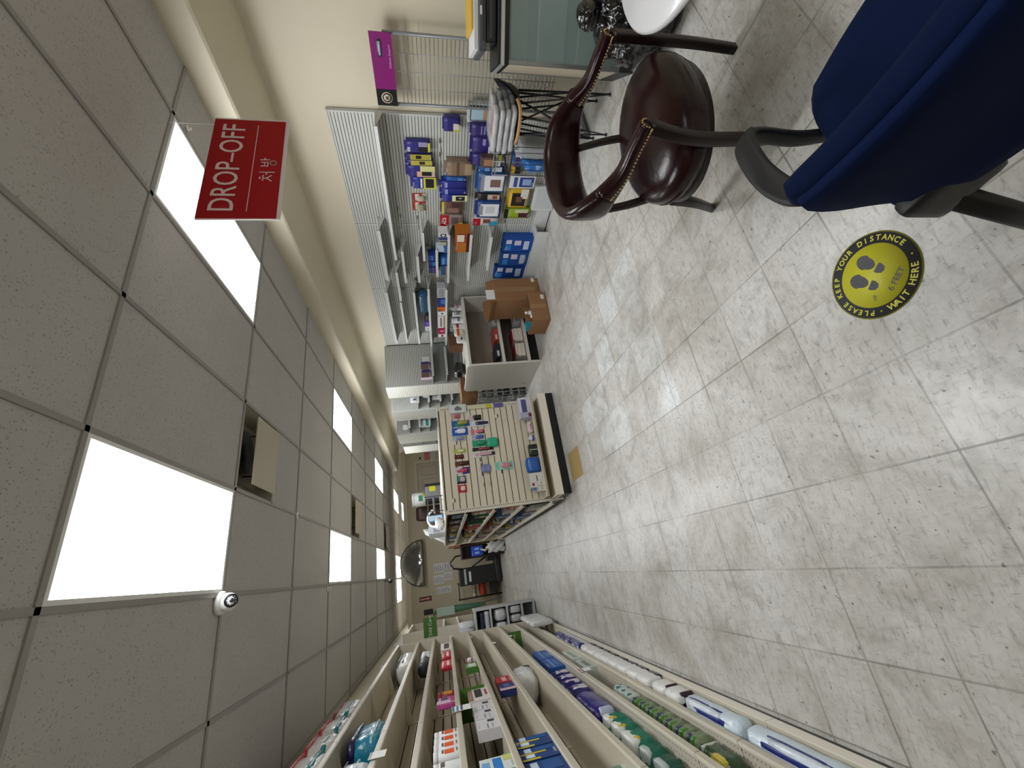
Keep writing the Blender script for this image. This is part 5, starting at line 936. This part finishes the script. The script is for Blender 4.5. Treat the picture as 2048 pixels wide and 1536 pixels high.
MB().box((a.x+b.x)/2-.05, (a.x+b.x)/2+.05, 11.93, 11.96, .5, 1.05, M_BLACK).build('back_support', t)
product('box', 'brown_carton', .30, .25, .30, '6a4028', [(.1, .9, .1, .2, '553020')], (.93, 11.15, 1.171), 0, 'brown carton on the service counter beside the chair back', 'carton')
product('box', 'wooden_caddy', .34, .3, .28, '7a5236', [(.0, 1, .45, .52, '3a2418'), (.32, .36, 0, 1, '3a2418'), (.64, .68, 0, 1, '3a2418')], (.72, 10.66, 1.0315), 0, 'brown pigeonhole caddy on the cherry cabinet', 'caddy')
product('box', 'desk_monitor', .4, .12, .3, '1c1c20', [(.08, .92, .1, .92, '4a4e54')], (1.38, 11.05, 1.171), 0, 'dark small screen on the service counter', 'screen')
t = thing('white_bag', 'white bundled plastic bag at the low end of the gondola', 'bag', (.4, 10.35, 0)); MB().rbox((.42, 10.36, .22), (.24, .24, .44), .1, wrap('c9cac8', .9), 10, lambda q, p: q*(1+.14*math.sin(8*p[2]+5*p[0]))).build('bag_body', t); MB().tube([(.42, 10.30, .40), (.36, 10.26, .5), (.42, 10.3, .58)], .03, wrap('c9cac8', .9), 8).build('knot', t)
# ---- far wall by the floor machine: notices, arrow, cart, machine, mirror
def FWp(x, y, Y=PY): return WY(x, y, Y)
def paper(x0, y0, x1, y1, label, lines=5, name='wall_notice', col='cfcfcf', Y=PY):
    a, b = FWp(x0, y1, Y), FWp(x1, y0, Y); t = thing(name, label, 'notice', ((a.x+b.x)/2, Y, b.z)); MB().box(a.x, b.x, Y-.003, Y-.0005, b.z, a.z, mat(col, .7)).build('sheet', t)
    mb = MB(); w_, h_ = b.x-a.x, a.z-b.z
    for i in range(lines):
        zz = b.z+h_*(i+.6)/(lines+.3); mb.box(a.x+w_*.12, a.x+w_*(.6+.3*((i*37) % 5)/5), Y-.004, Y-.003, zz, zz+h_*.25/lines, mat('6f6f72', .8))
    mb.build('printed_text', t)
paper(868, 1125, 887, 1147, 'upper right printed notice on the end wall'); paper(868, 1148, 887, 1170, 'upper left printed notice on the end wall', 7)
paper(889, 1123, 904, 1140, 'lower right notice with bold lines', 3); paper(889, 1142, 904, 1161, 'lower middle notice with bold lines', 4); paper(873, 1170, 902, 1189, 'wide grid-printed notice left of the others', 8)
a, b = FWp(839, 1205), FWp(863, 1191); t = thing('arrow_sign', 'black-edged sign with an arrow pointing down', 'sign', ((a.x+b.x)/2, PY, b.z)); MB().box(a.x, b.x, PY-.006, PY-.0005, b.z, a.z, mat('4a1418', .5)).build('sign_board', t)
w_, h_ = b.x-a.x, a.z-b.z; MB().prism([(a.x+w_*.32, a.z-h_*.06), (a.x+w_*.32, b.z+h_*.34), (a.x+w_*.14, b.z+h_*.34), (a.x+w_*.5, b.z+h_*.06), (a.x+w_*.86, b.z+h_*.34), (a.x+w_*.68, b.z+h_*.34), (a.x+w_*.68, a.z-h_*.06)], 0, .002, mat('c98a84', .5), Matrix(((1, 0, 0, 0), (0, 0, -1, PY-.006), (0, 1, 0, 0), (0, 0, 0, 1)))).build('arrow', t)
a, b = FWp(848, 905), FWp(870, 922); t = thing('wall_notice', 'red and grey framed notice above the far door', 'notice', ((a.x+b.x)/2, PY, b.z)); MB().box(b.x, a.x, PY-.006, PY-.0005, b.z, a.z, mat('b96a60', .5)).box(b.x, a.x, PY-.007, PY-.006, b.z, b.z+(a.z-b.z)*.45, mat('b9bcc0', .5)).build('sheet', t)
a = FWp(840, 917); t = thing('door_bell', 'small black bell above the far door beside the red notice', 'bell', (a.x, PY, a.z)); MB().rbox((a.x, PY-.03, a.z), (.06, .055, .06), .025, M_BLACK, 5).build('body', t)
a, b = FWp(848, 1231, PY), FWp(866, 1217, PY); t = thing('dark_board', 'black square board on the end wall left of the arrow sign', 'board', ((a.x+b.x)/2, PY, b.z)); MB().box(a.x, b.x, PY-.02, PY-.0005, b.z, a.z, mat('1c1c1e', .6)).build('panel', t); MB().box(a.x, b.x, PY-.024, PY-.02, b.z, b.z+.01, mat('2c2c2e', .5)).build('ledge', t)
M_GN = mat('4a7a62', .5, 0, 'green_fabric'); GYY = 12.1; a, b = WY(866, 1232, GYY), WY(975, 1212, GYY)
t = thing('folded_umbrella', 'long folded pale green umbrella leaning by the end wall', 'umbrella', ((a.x+b.x)/2, GYY, 0)); MB().tube([(a.x, GYY+.2, a.z), (a.x+.14, GYY, .02)], .02, M_CHROME).build('pole', t); mb = MB()
mb.lathe([(.03, .45), (.05, .6), (.085, 1.3), (.06, a.z-.15), (.03, a.z-.03)], (a.x+.07, GYY+.08, 0), M_GN, 12); mb.build('folded_canopy', t); MB().box(a.x-.04, a.x+.16, GYY-.045, GYY-.04, a.z-.55, a.z-.1, mat('a9c0b4', .6)).build('pale_panel', t)
# floor machine
VX0, VX1, VY = WY(960, 1167, 11.6).x, WY(960, 1131, 11.6).x, 11.6; vz = WY(918, 1150, VY).z
t = thing('floor_machine', 'tall black carpet cleaning machine with looped hose', 'floor machine', ((VX0+VX1)/2, VY, 0)); 
MB().box(VX0, VX1, VY, VY+.35, .14, vz, M_BLACK).build('tank', t, bevel=.02); MB().box(VX0-.02, VX1+.32, VY-.1, VY+.4, .03, .16, mat('101012', .4)).build('base', t, bevel=.02)
MB().box(VX0+.03, VX1-.03, VY-.006, VY, vz-.18, vz-.13, mat('9fa3a6', .3)).box(VX0+.08, VX1-.1, VY-.006, VY, vz-.3, vz-.25, mat('c9cccf', .3)).build('control_label', t)
MB().box(VX1+.08, VX1+.30, VY-.05, VY+.25, .16, .36, mat('141416', .4)).build('motor_housing', t, bevel=.02)
MB().tube([(VX1-.02, VY-.02, vz-.1), (VX1+.02, VY-.06, vz+.12), (VX1+.16, VY-.06, vz+.2), (VX1+.30, VY-.06, vz+.05), (VX1+.32, VY-.05, vz-.3), (VX1+.30, VY-.04, vz-.6), (VX1+.2, VY-.03, .34)], .022, M_BLACK, 8).build('hose', t)
MB().tube([(VX1+.0, VY-.02, vz-.35), (VX1+.10, VY-.05, vz-.55), (VX1+.2, VY-.03, .36)], .018, M_BLACK, 8).build('hose', t)
for xx in (VX0+.05, VX1+.22): MB().tube([(xx, VY-.02, .05), (xx+.04, VY-.02, .05)], .05, M_BLACK, 14).build('wheel', t)
# wire cart
a, b = WY(918, 1201, 12.0), WY(918, 1168, 12.0); kx0, kx1, kz = a.x, b.x, a.z; ky0, ky1 = 11.98, 12.32
t = thing('wire_cart', 'dark wire cart with towels and an orange bundle', 'cart', ((kx0+kx1)/2, ky0, 0)); MK = mat('2a211c', .5, .3, 'dark_wire')
for xx in (kx0, kx1):
    for yy in (ky0, ky1): MB().tube([(xx, yy, 0), (xx, yy, kz)], .011, MK, 6).build('post', t)
CSZ = [.12, .42, .68, kz-.03]
for z in CSZ:
    mb = MB().tube([(kx0, ky0, z), (kx1, ky0, z)], .008, MK, 6).tube([(kx0, ky1, z), (kx1, ky1, z)], .008, MK, 6)
    for j in range(8): xx = kx0+(kx1-kx0)*j/7; mb.tube([(xx, ky0, z), (xx, ky1, z)], .004, MK, 5)
    mb.build('wire_shelf', t)
for j in range(4): product('bag', 'rolled_towel', .085, .2, .08, 'cbc8c4', [], (kx0+.07+.1*j, ky0+.05, CSZ[2]+.009), 0, ('left end', 'second from left', 'third from left', 'right end')[j]+' rolled white towel on the dark wire cart', 'towel', 'rolled white towels on the cart')
product('bag', 'orange_bundle', min(.34, kx1-kx0-.06), .2, .16, 'b8381c', [], ((kx0+kx1)/2, ky0+.05, CSZ[1]+.009), 0, 'bright orange bundle on the dark wire cart', 'bundle'); product('box', 'dark_crate', kx1-kx0-.08, .25, .16, '1d1a1c', [], ((kx0+kx1)/2, ky0+.04, CSZ[0]+.009), 0, 'dark crate at the bottom of the wire cart', 'crate')
# half-round convex mirror
MXc, MZb, MR_ = .385, 2.02, .585; MYf = PY-.03
t = thing('convex_mirror', 'half-round convex security mirror above the end wall', 'mirror', (MXc, MYf, MZb)); vs, fs = [], []; NA, NB = 28, 10
for j in range(NB+1):
    for i in range(NA+1):
        a = PI*i/NA; r = MR_*j/NB; vs.append((MXc+r*math.cos(a), MYf-.30*(1-(j/NB)**2)-.01, MZb+r*math.sin(a)))
for j in range(NB):
    for i in range(NA): k = j*(NA+1)+i; fs.append((k, k+1, k+NA+2, k+NA+1))
MB().add(vs, fs, mat('b9bdc0', .03, 1, 'mirror_acrylic'), True).build('mirror_dome', t)
MB().tube([(MXc+MR_*math.cos(PI*i/24), MYf-.01, MZb+MR_*math.sin(PI*i/24)) for i in range(25)], .012, M_BLACK, 8).build('rim', t)
MB().box(MXc-MR_, MXc+MR_, MYf-.28, MYf+.028, MZb-.025, MZb-.003, mat('4a3630', .5)).build('base_ledge', t)
# ================================================================= FOREGROUND FURNITURE
def catmull(P, n=6, closed=False):
    P = [Vector(p) for p in P]; out = []; N = len(P)
    for i in range(N if closed else N-1):
        g = (lambda k: P[k % N]) if closed else (lambda k: P[max(0, min(N-1, k))])
        a, b, c, d = g(i-1), g(i), g(i+1), g(i+2)
        for j in range(n):
            t = j/n; out.append(.5*((2*b)+(c-a)*t+(2*a-5*b+4*c-d)*t*t+(3*b-a-3*c+d)*t**3))
    if not closed: out.append(P[-1])
    return out
def ell(a, b, k=14, e=2.5):
    return [(a*math.copysign(abs(math.cos(2*PI*i/k))**(2/e), math.cos(2*PI*i/k)), b*math.copysign(abs(math.sin(2*PI*i/k))**(2/e), math.sin(2*PI*i/k))) for i in range(k)]
# ---- oxblood captain's chair
t = thing('leather_armchair', 'dark oxblood leather captain chair with brass nailheads and wooden legs', 'armchair', (1.63, 1.06, 0))
mb = MB(); prof = [(.86, .385), (.97, .40), (1.0, .43), (1.0, .455), (.97, .482), (.88, .502), (.7, .518), (.4, .528), (.02, .530)]; K = 40; vs = []; fs = []
for r, z in prof:
    for j in range(K):
        a = 2*PI*j/K; ex = 2/2.35; cx_, sy_ = math.cos(a), math.sin(a); X_ = .348*r*math.copysign(abs(cx_)**ex, cx_); Y_ = .238*r*math.copysign(abs(sy_)**ex, sy_)
        X_ *= 1-.12*max(0, Y_/.238); vs.append((1.617+X_, 1.062+Y_, z-.040-.018*max(0, -Y_/.238)**2))
for i in range(len(prof)-1):
    for j in range(K): fs.append((i*K+j, i*K+(j+1) % K, (i+1)*K+(j+1) % K, (i+1)*K+j))
fs += [tuple(range(K))[::-1], tuple(range((len(prof)-1)*K, len(prof)*K))]
seat = MB().add(vs, fs, M_LEATHER, True).build('seat', t)
pp = [(1.617+.345*math.cos(2*PI*i/48), 1.062+.236*math.sin(2*PI*i/48), .375) for i in range(48)]
MB().sweep([(1.617+(p[0]-1.617)*.93, 1.062+(p[1]-1.062)*.93, .345) for p in pp], [(-.012, -.025), (.012, -.025), (.012, .025), (-.012, .025)], M_WOOD, closed=True).build('apron', t)
MB().tube([(p[0], p[1], .392) for p in pp], .006, M_LEATHER, 8, closed=True).build('piping', seat)
bp = [((1.935, .865, .628), .030, .024), ((1.935, .95, .636), .034, .026), ((1.945, 1.06, .645), .034, .028), ((1.965, 1.16, .675), .034, .048), ((1.945, 1.27, .70), .034, .082), ((1.86, 1.36, .712), .036, .094), ((1.73, 1.405, .715), .038, .098), ((1.60, 1.405, .715), .038, .098), ((1.46, 1.36, .712), .036, .094), ((1.375, 1.27, .70), .034, .082), ((1.345, 1.16, .675), .034, .048), ((1.345, 1.06, .645), .034, .028), ((1.355, .95, .636), .034, .026), ((1.36, .865, .628), .030, .024)]
def band(i0, i1, name):
    sub = bp[i0:i1]; pts = catmull([q[0] for q in sub], 6); wh = catmull([(q[1], q[2], 0) for q in sub], 6); n_ = len(pts)
    def pf(i):
        k = 1; return [(a, b+.012*(a/.034)*(0)) for a, b in ell(wh[i].x*k, wh[i].y*k, 18, 2.8)]
    return MB().sweep(pts, pf, M_LEATHER).build(name, t)
band(3, 11, 'backrest'); ra = band(0, 4, 'armrest'); la = band(10, 14, 'armrest'); M_BRASS = mat('b99a6a', .3, .9, 'aged_brass')
for side, ar, sg in ((bp[0:4], ra, -1), (bp[10:14], la, 1)):
    pts = catmull([q[0] for q in side], 8); mb = MB()
    for p in pts[::1]:
        mb.lathe([(.005, -.001), (.004, .003), (.001, .004)], ZR, M_BRASS, 8, Matrix.Translation(p+Vector((sg*-.0, 0, 0))) @ Matrix.Translation((-.033, 0, -.012)) @ Matrix.Rotation(-PI/2, 4, 'Y'))
    tip = bp[0][0] if sg < 0 else bp[13][0]
    for k in range(7): a = PI*k/6; mb.lathe([(.005, -.001), (.004, .003), (.001, .004)], ZR, M_BRASS, 8, Matrix.Translation((tip[0]-.024*math.cos(a), tip[1]-.001, tip[2]+.02*math.sin(a)-.004)) @ Matrix.Rotation(PI/2, 4, 'X'))
    mb.build('nailhead_trim', ar)
def leg(pts, a, b, nm='leg'):
    P = catmull(pts, 5); n_ = len(P)
    return MB().sweep(P, lambda i: ell((a+(b-a)*i/(n_-1)), (a+(b-a)*i/(n_-1))*.85, 16, 6), M_WOOD, up=(0, 1, 0)).build(nm, t)
leg([(1.935, .875, .605), (1.955, .88, .50), (1.965, .885, .38), (1.965, .885, .2), (1.96, .89, 0)], .024, .021); leg([(1.36, .875, .605), (1.325, .88, .50), (1.32, .885, .38), (1.34, .89, .2), (1.395, .915, 0)], .024, .021)
leg([(1.90, 1.235, .345), (1.92, 1.27, .2), (1.98, 1.36, 0)], .023, .019); leg([(1.37, 1.20, .345), (1.39, 1.235, .2), (1.475, 1.345, 0)], .023, .019)
leg([(1.86, 1.25, .36), (1.87, 1.29, .5), (1.87, 1.335, .63)], .017, .014, 'back_support'); leg([(1.44, 1.24, .36), (1.43, 1.29, .5), (1.44, 1.335, .63)], .017, .014, 'back_support')
# ---- navy office chair
t = thing('office_chair', 'navy fabric office chair with black loop armrest in the near corner', 'chair', (.72, .25, 0)); A6 = Matrix.Translation((.485, .195, 0)) @ Matrix.Rotation(math.radians(5), 4, 'Z')
def bk(q, p):    # lean, and a shallow curve wrapping the sitter
    z = q.z; return Vector((q.x-.20*z+.03*(p[1]**2)-.03*max(0, -p[2])**2, q.y*(1-.10*abs(p[2])**3), z))
MB().rbox((.03, 0, .68), (.062, .50, .37), .028, M_BLUE, 12, bk, A6).build('backrest', t)
MB().rbox((.0, 0, .68), (.03, .485, .355), .014, mat('06163a', .9, 0, 'back_cover_fabric', bump=.25, bscale=500, spec=.12), 10, bk, A6).build('back_cover', t)
MB().rbox((.29, .04, .455), (.50, .55, .085), .04, M_BLUE, 14, lambda q, p: Vector((q.x*(1-.10*abs(p[1])**3*(p[0] > 0)), q.y*(1-.16*abs(p[0])**4), q.z-.02*max(0, p[0])**3)), A6).build('seat', t)
MB().rbox((.29, .04, .402), (.42, .44, .02), .009, M_BLACK, 4, None, A6).build('seat_pan', t); M_PL = mat('0a0b0d', .55, 0, 'black_armrest_plastic', bump=.1, bscale=300)
for s_ in (1, -1):
    Y_ = .04+s_*.30; pts = catmull([(.40, Y_-s_*.03, .40), (.415, Y_, .50), (.42, Y_, .62), (.375, Y_, .675), (.24, Y_-s_*.005, .69), (.13, Y_-s_*.04, .68), (.075, Y_-s_*.10, .62), (.06, Y_-s_*.12, .55)], 6)
    MB().sweep([A6 @ p for p in pts], lambda i: ell(.027 if 14 < i < 32 else .019, .012, 12, 3.5), M_PL, up=(1, 0, .6)).build('armrest', t)
    MB().rbox((.035, .0+s_*.205, .515), (.04, .12, .11), .015, mat('121315', .5, 0, 'bracket_plastic'), 6, None, A6).build('back_bracket', t)
    for fx, zt in ((.03, .50), (.42, .40)):
        MB().sweep([A6 @ Vector((fx, s_*.22, zt)), A6 @ Vector((fx+(-.06 if fx < .1 else .06), s_*.28, .0))], ell(.022, .013, 10, 3.5), M_BLACK, up=(1, 0, .01)).build('leg', t)
# ---- white round table at the top edge
t = thing('round_table', 'white round table top just entering at the top edge', 'table', (1.6, .345, 0)); MB().lathe([(.318, .692), (.333, .70), (.335, .712), (.328, .72)], (1.6, .345, 0), mat('e4e5e6', .3, 0, 'white_laminate', coat=.3), 64).build('tabletop', t)
MB().lathe([(.03, .02), (.03, .692)], (1.6, .345, 0), M_CHROME, 20).build('pedestal', t); MB().lathe([(.15, 0), (.145, .012), (.04, .03)], (1.6, .345, 0), M_CHROME, 32).build('base', t)
# ---- black rubbish bag
t = thing('rubbish_bag', 'shiny black rubbish bag slumped in front of the glass case', 'bag', (2.66, 1.06, 0)); M_BAG = mat('050506', .18, 0, 'black_bag_film', bump=1.0, bscale=16, coat=.5)
def crumple(q, p):
    f_ = 1+.06*math.sin(11*p[0]+7*p[2])+.06*math.sin(13*p[1]-8*p[2])+.05*math.sin(19*p[2]+5*p[0]*p[1]*3)-.25*max(0, p[2])**2; return Vector((q.x*f_, q.y*f_, q.z))
MB().rbox((2.66, 1.06, .225), (.46, .46, .45), .18, M_BAG, 22, crumple).build('bag_body', t); MB().rbox((2.62, 1.10, .48), (.14, .12, .12), .05, M_BAG, 10, crumple).build('gathered_neck', t)
# ---- glass display case
CA = Matrix.Translation((2.80, 1.46, 0)) @ Matrix(((.6, .8, 0, 0), (-.8, .6, 0, 0), (0, 0, 1, 0), (0, 0, 0, 1))); CL, CD_, CHT = .70, .33, .885; M_AL = mat('a3a5a4', .3, .8, 'brushed_aluminium'); M_GL = glassy('c3d2d0', .22, 'case_glass')
t = thing('glass_display_case', 'glass display case with aluminium edges beside the wire rack', 'display case', (2.80, 1.46, 0))
MB().box(0, CL, 0, CD_, 0, .10, mat('2a2c2c', .5), CA).build('plinth', t)
mb = MB()
for x, y in ((0, 0), (CL-.02, 0), (0, CD_-.02), (CL-.02, CD_-.02)): mb.box(x, x+.02, y, y+.02, .10, CHT-.03, M_AL, CA)
mb.box(0, CL, 0, .02, .10, .13, M_AL, CA).build('edge_frame', t)
MB().box(-.01, CL+.01, -.015, CD_+.01, CHT-.02, CHT, mat('c3c5c4', .3, .5, 'case_top'), CA).box(-.004, CL, -.006, CD_, CHT-.05, CHT-.02, M_BLACK, CA).build('top_board', t)
MB().box(.02, CL-.02, .004, .008, .13, CHT-.05, M_GL, CA).build('glass_front', t); MB().box(.004, .012, .02, CD_-.02, .10, CHT-.05, mat('b7ae98', .5), CA).build('end_board', t)
MB().box(.02, CL-.02, CD_-.012, CD_-.004, .10, CHT-.05, mat('d4dddd', .5), CA).build('back_board', t); MB().box(.02, CL-.02, .03, CD_-.02, .10, .11, mat('7d8b88', .4), CA).build('case_floor', t)
for z in (.38, .64): MB().box(.02, CL-.02, .05, CD_-.02, z, z+.006, M_GL, CA).box(.02, CL-.02, .046, .05, z-.001, z+.007, mat('d5dedb', .2), CA).build('glass_shelf', t)
def on_case(name, lb, cat, x0, x1, y0, y1, z0, z1, c, rough=.4, bev=.004, rot=0):
    o = MB().box(x0, x1, y0, y1, z0, z1, mat(c, rough), CA @ Matrix.Rotation(rot, 4, 'Z')).build(name, bevel=bev); return tag(o, lb, cat)
on_case('black_tray', 'flat black tray lying on the glass case', 'tray', -.005, .6, .0, .3, CHT+.001, CHT+.02, '0b0b0c')
t = thing('receipt_printer', 'black glossy desk device on the tray of the glass case', 'device', (2.9, 1.4, CHT+.021)); MB().box(.10, .5, .03, .27, CHT+.021, CHT+.09, mat('0a0a10', .2, coat=.5), CA).build('body', t, bevel=.008); MB().box(.12, .48, .025, .03, CHT+.05, CHT+.065, mat('3a3c46', .2), CA).build('slot', t)
t = thing('scanner', 'dark grey flat scanner stacked on the black device', 'scanner', (2.9, 1.4, CHT+.091)); MB().box(.05, .5, .0, .29, CHT+.091, CHT+.135, mat('4b4e52', .4), CA).build('body', t, bevel=.008); MB().box(.10, .45, -.002, .0, CHT+.10, CHT+.112, mat('2a2c30', .3), CA).box(.22, .26, -.004, -.002, CHT+.114, CHT+.126, M_PAPER, CA).build('control_strip', t)
on_case('paper_stack', 'stack of white paper on the grey scanner', 'paper', .06, .5, .01, .28, CHT+.136, CHT+.160, 'cfd0d0', .8, .001); on_case('envelope', 'yellow padded envelope on top of the paper stack', 'envelope', .16, .6, .04, .30, CHT+.161, CHT+.176, 'c9a43c', .7, .004)
# ---- wire-legged stool with bags of supplies
SX, SYY = 3.03, 1.90; sz = .66
for _ in range(30): sz += .0004*(PX((SX, SYY, sz))[0]-1033)
t = thing('wire_leg_chair', 'low black-seated chair with wood edge and crossed wire legs', 'stool', (SX, SYY, 0)); K = 36; vs = []; fs = []
def shell(r, a, off=0):
    x = SX+.20*r*math.cos(a); y = SYY+.20*r*math.sin(a); up = max(0, math.cos(a+1.0))**2*max(0, r-.72)**2*1.9; return (x, y, sz+.012*r*r+up+off)
for off in (0, .014):
    for j in range(9):
        for i in range(K): vs.append(shell(j/8, 2*PI*i/K, off))
for j in range(8):
    for i in range(K):
        a, b = j*K+i, j*K+(i+1) % K; fs.append((a, a+K, b+K, b)); o9 = 9*K; fs.append((o9+a, o9+b, o9+b+K, o9+a+K))
MB().add(vs, fs, mat('0b0b0c', .4, 0, 'black_seat_pad'), True).build('seat_shell', t)
MB().sweep([Vector(shell(1.0, .15+(2*PI-2.3)*i/K, .004)) for i in range(K+1)], ell(.008, .012, 8), mat('b08a58', .5, 0, 'bent_beech')).build('wood_edge', t)
for k in range(4):
    a = -1.65+k*PI/2; f_ = (SX+.18*math.cos(a), SYY+.18*math.sin(a), .012)
    MB().tube([(SX+.14*math.cos(a-.5), SYY+.14*math.sin(a-.5), sz-.002), f_, (SX+.14*math.cos(a+.5), SYY+.14*math.sin(a+.5), sz-.002)], .008, M_BLACK, 8).tube([(SX+.12*math.cos(a+1.3), SYY+.12*math.sin(a+1.3), sz-.002), (SX+.19*math.cos(a), SYY+.19*math.sin(a), .22)], .007, M_BLACK, 6).lathe([(.012, -.012), (.012, 0)], f_, M_BLACK, 10).build('leg', t)
MB().tube([(SX+.17*math.cos(2*PI*i/24), SYY+.17*math.sin(2*PI*i/24), .26) for i in range(24)], .006, M_BLACK, 6, closed=True).build('foot_ring', t)
M_CLR = glassy('d6d8da', .55)
for k in range(4):
    z = sz+.031+k*.0435; t = thing('plastic_bag_pack', ('lowest', 'second', 'third', 'topmost')[k]+' clear plastic bag pack on the wire-legged chair', 'bag', (SX, SYY, z), 'clear plastic bag packs stacked on the chair')
    MB().rbox((SX-.03, SYY+.045+.012*(k % 2), z+.019), (.29, .32, .040), .018, M_CLR, 14, lambda q, p, k=k: Vector((q.x*(1+.04*math.sin(9*p[1]+k)), q.y*(1+.05*math.sin(8*p[0]+2*k)), q.z+.0015*math.sin(9*p[0]+k)*math.cos(7*p[1]+2*k)))).build('clear_film', t)
    MB().box(SX-.15, SX+.09, SYY-.09, SYY+.18, z+.008, z+.03, mat(('b3b5b8', 'a6a8ac', 'bfc0c2', 'c3bdbd')[k], .6)).build('folded_content', t)
    if k == 3: MB().box(SX-.15, SX-.04, SYY-.08, SYY+.12, z+.03, z+.033, mat('b0452c', .6)).build('red_label', t)
# ---- wire basket with blue and clear packs left of it
bz0, bz1 = .30, .66; bx, by = 3.15, 2.30
t = thing('walker_basket', 'black wire basket on legs holding blue and clear packs', 'basket', (bx, by, 0)); mb = MB(); x0, x1, y0, y1 = bx-.12, bx+.14, by-.15, by+.15
for z in (bz0, bz1): mb.tube(catmull([(x0, y0+.03, z), (x0, y1-.03, z), (x0+.03, y1, z), (x1-.03, y1, z), (x1, y1-.03, z), (x1, y0+.03, z), (x1-.03, y0, z), (x0+.03, y0, z)], 4, True), .006, M_BLACK, 6, closed=True)
for j in range(6): yy = y0+.02+(y1-y0-.04)*j/5; mb.tube([(x0, yy, bz1), (x0, yy, bz0), (x1, yy, bz0), (x1, yy, bz1)], .003, M_BLACK, 5)
mb.build('wire_basket', t)
for a in ((x0+.02, y0+.02), (x0+.02, y1-.02), (x1-.02, y0+.02), (x1-.02, y1-.02)): MB().tube([(*a, 0), (*a, bz0)], .008, M_BLACK, 6).build('leg', t)
product('bag', 'blue_pack', .1, .16, .22, '2f6cb4', [(.2, .8, .3, .6, '8fb4dc')], (x0+.015, y1-.08, bz0+.006), -PI/2, 'blue pack in the black wire basket', 'pack', None, 1); product('bag', 'clear_pack', .12, .18, .28, '9a9ea0', [(.1, .9, .1, .2, '2a2a2c')], (x0+.015, y0+.09, bz0+.006), -PI/2, 'clear grey pack in the black wire basket', 'pack', None, 1)
product('bag', 'teal_pack', .08, .08, .2, '1f8f96', [], (bx+.09, by, bz0+.006), -PI/2, 'teal pack at the back of the wire basket', 'pack', None, 1)
# ---- grey wire rack low on the slats beside the basket
t = thing('small_wire_rack', 'small grey wire shelf low on the nearest slatted bay', 'shelf', (3.4, 2.75, .5)); a = WX(1040, 292, 3.33); b = WX(1047, 347, 3.33); zz = WX(1098, 330, 3.4).z
ya, yb = min(a.y, b.y), max(a.y, b.y)
for z in (.72, .42): 
    mb = MB()
    for j in range(6): xx = 3.30+.035*j; mb.tube([(xx, ya, z), (xx, yb, z)], .003, M_GREYD, 5)
    mb.tube([(3.30, ya, z), (3.486, ya, z)], .004, M_GREYD, 5).tube([(3.30, yb, z), (3.486, yb, z)], .004, M_GREYD, 5).tube([(3.30, ya, z+.03), (3.30, yb, z+.03)], .004, M_GREYD, 5).build('wire_shelf', t)
for k in range(3): MB().tube([(3.30, ya+(yb-ya)*k/2, .42), (3.30, ya+(yb-ya)*k/2, .75)], .004, mat('9a9c9c', .4), 5).build('upright_wire', t)
product('box', 'white_carton', .1, .1, .12, 'd2d4d6', [(.1, .9, .2, .5, '8f9296')], (3.33, ya+.08, .4245), -PI/2, 'white carton on the small wire shelf', 'carton'); product('box', 'face_mask_carton', .1, .1, .13, '5a4a40', [(.2, .8, .1, .8, 'a0785f')], (3.33, yb-.1, .7245), -PI/2, 'tan picture carton on the small wire shelf', 'carton')
product('bag', 'purple_blue_pouch', .12, .1, .14, '2f5f9c', [(.0, 1, .5, .9, '3a2470')], (3.33, yb-.12, .4245), -PI/2, 'purple and blue pouch on the small wire shelf', 'pouch', None, 1)
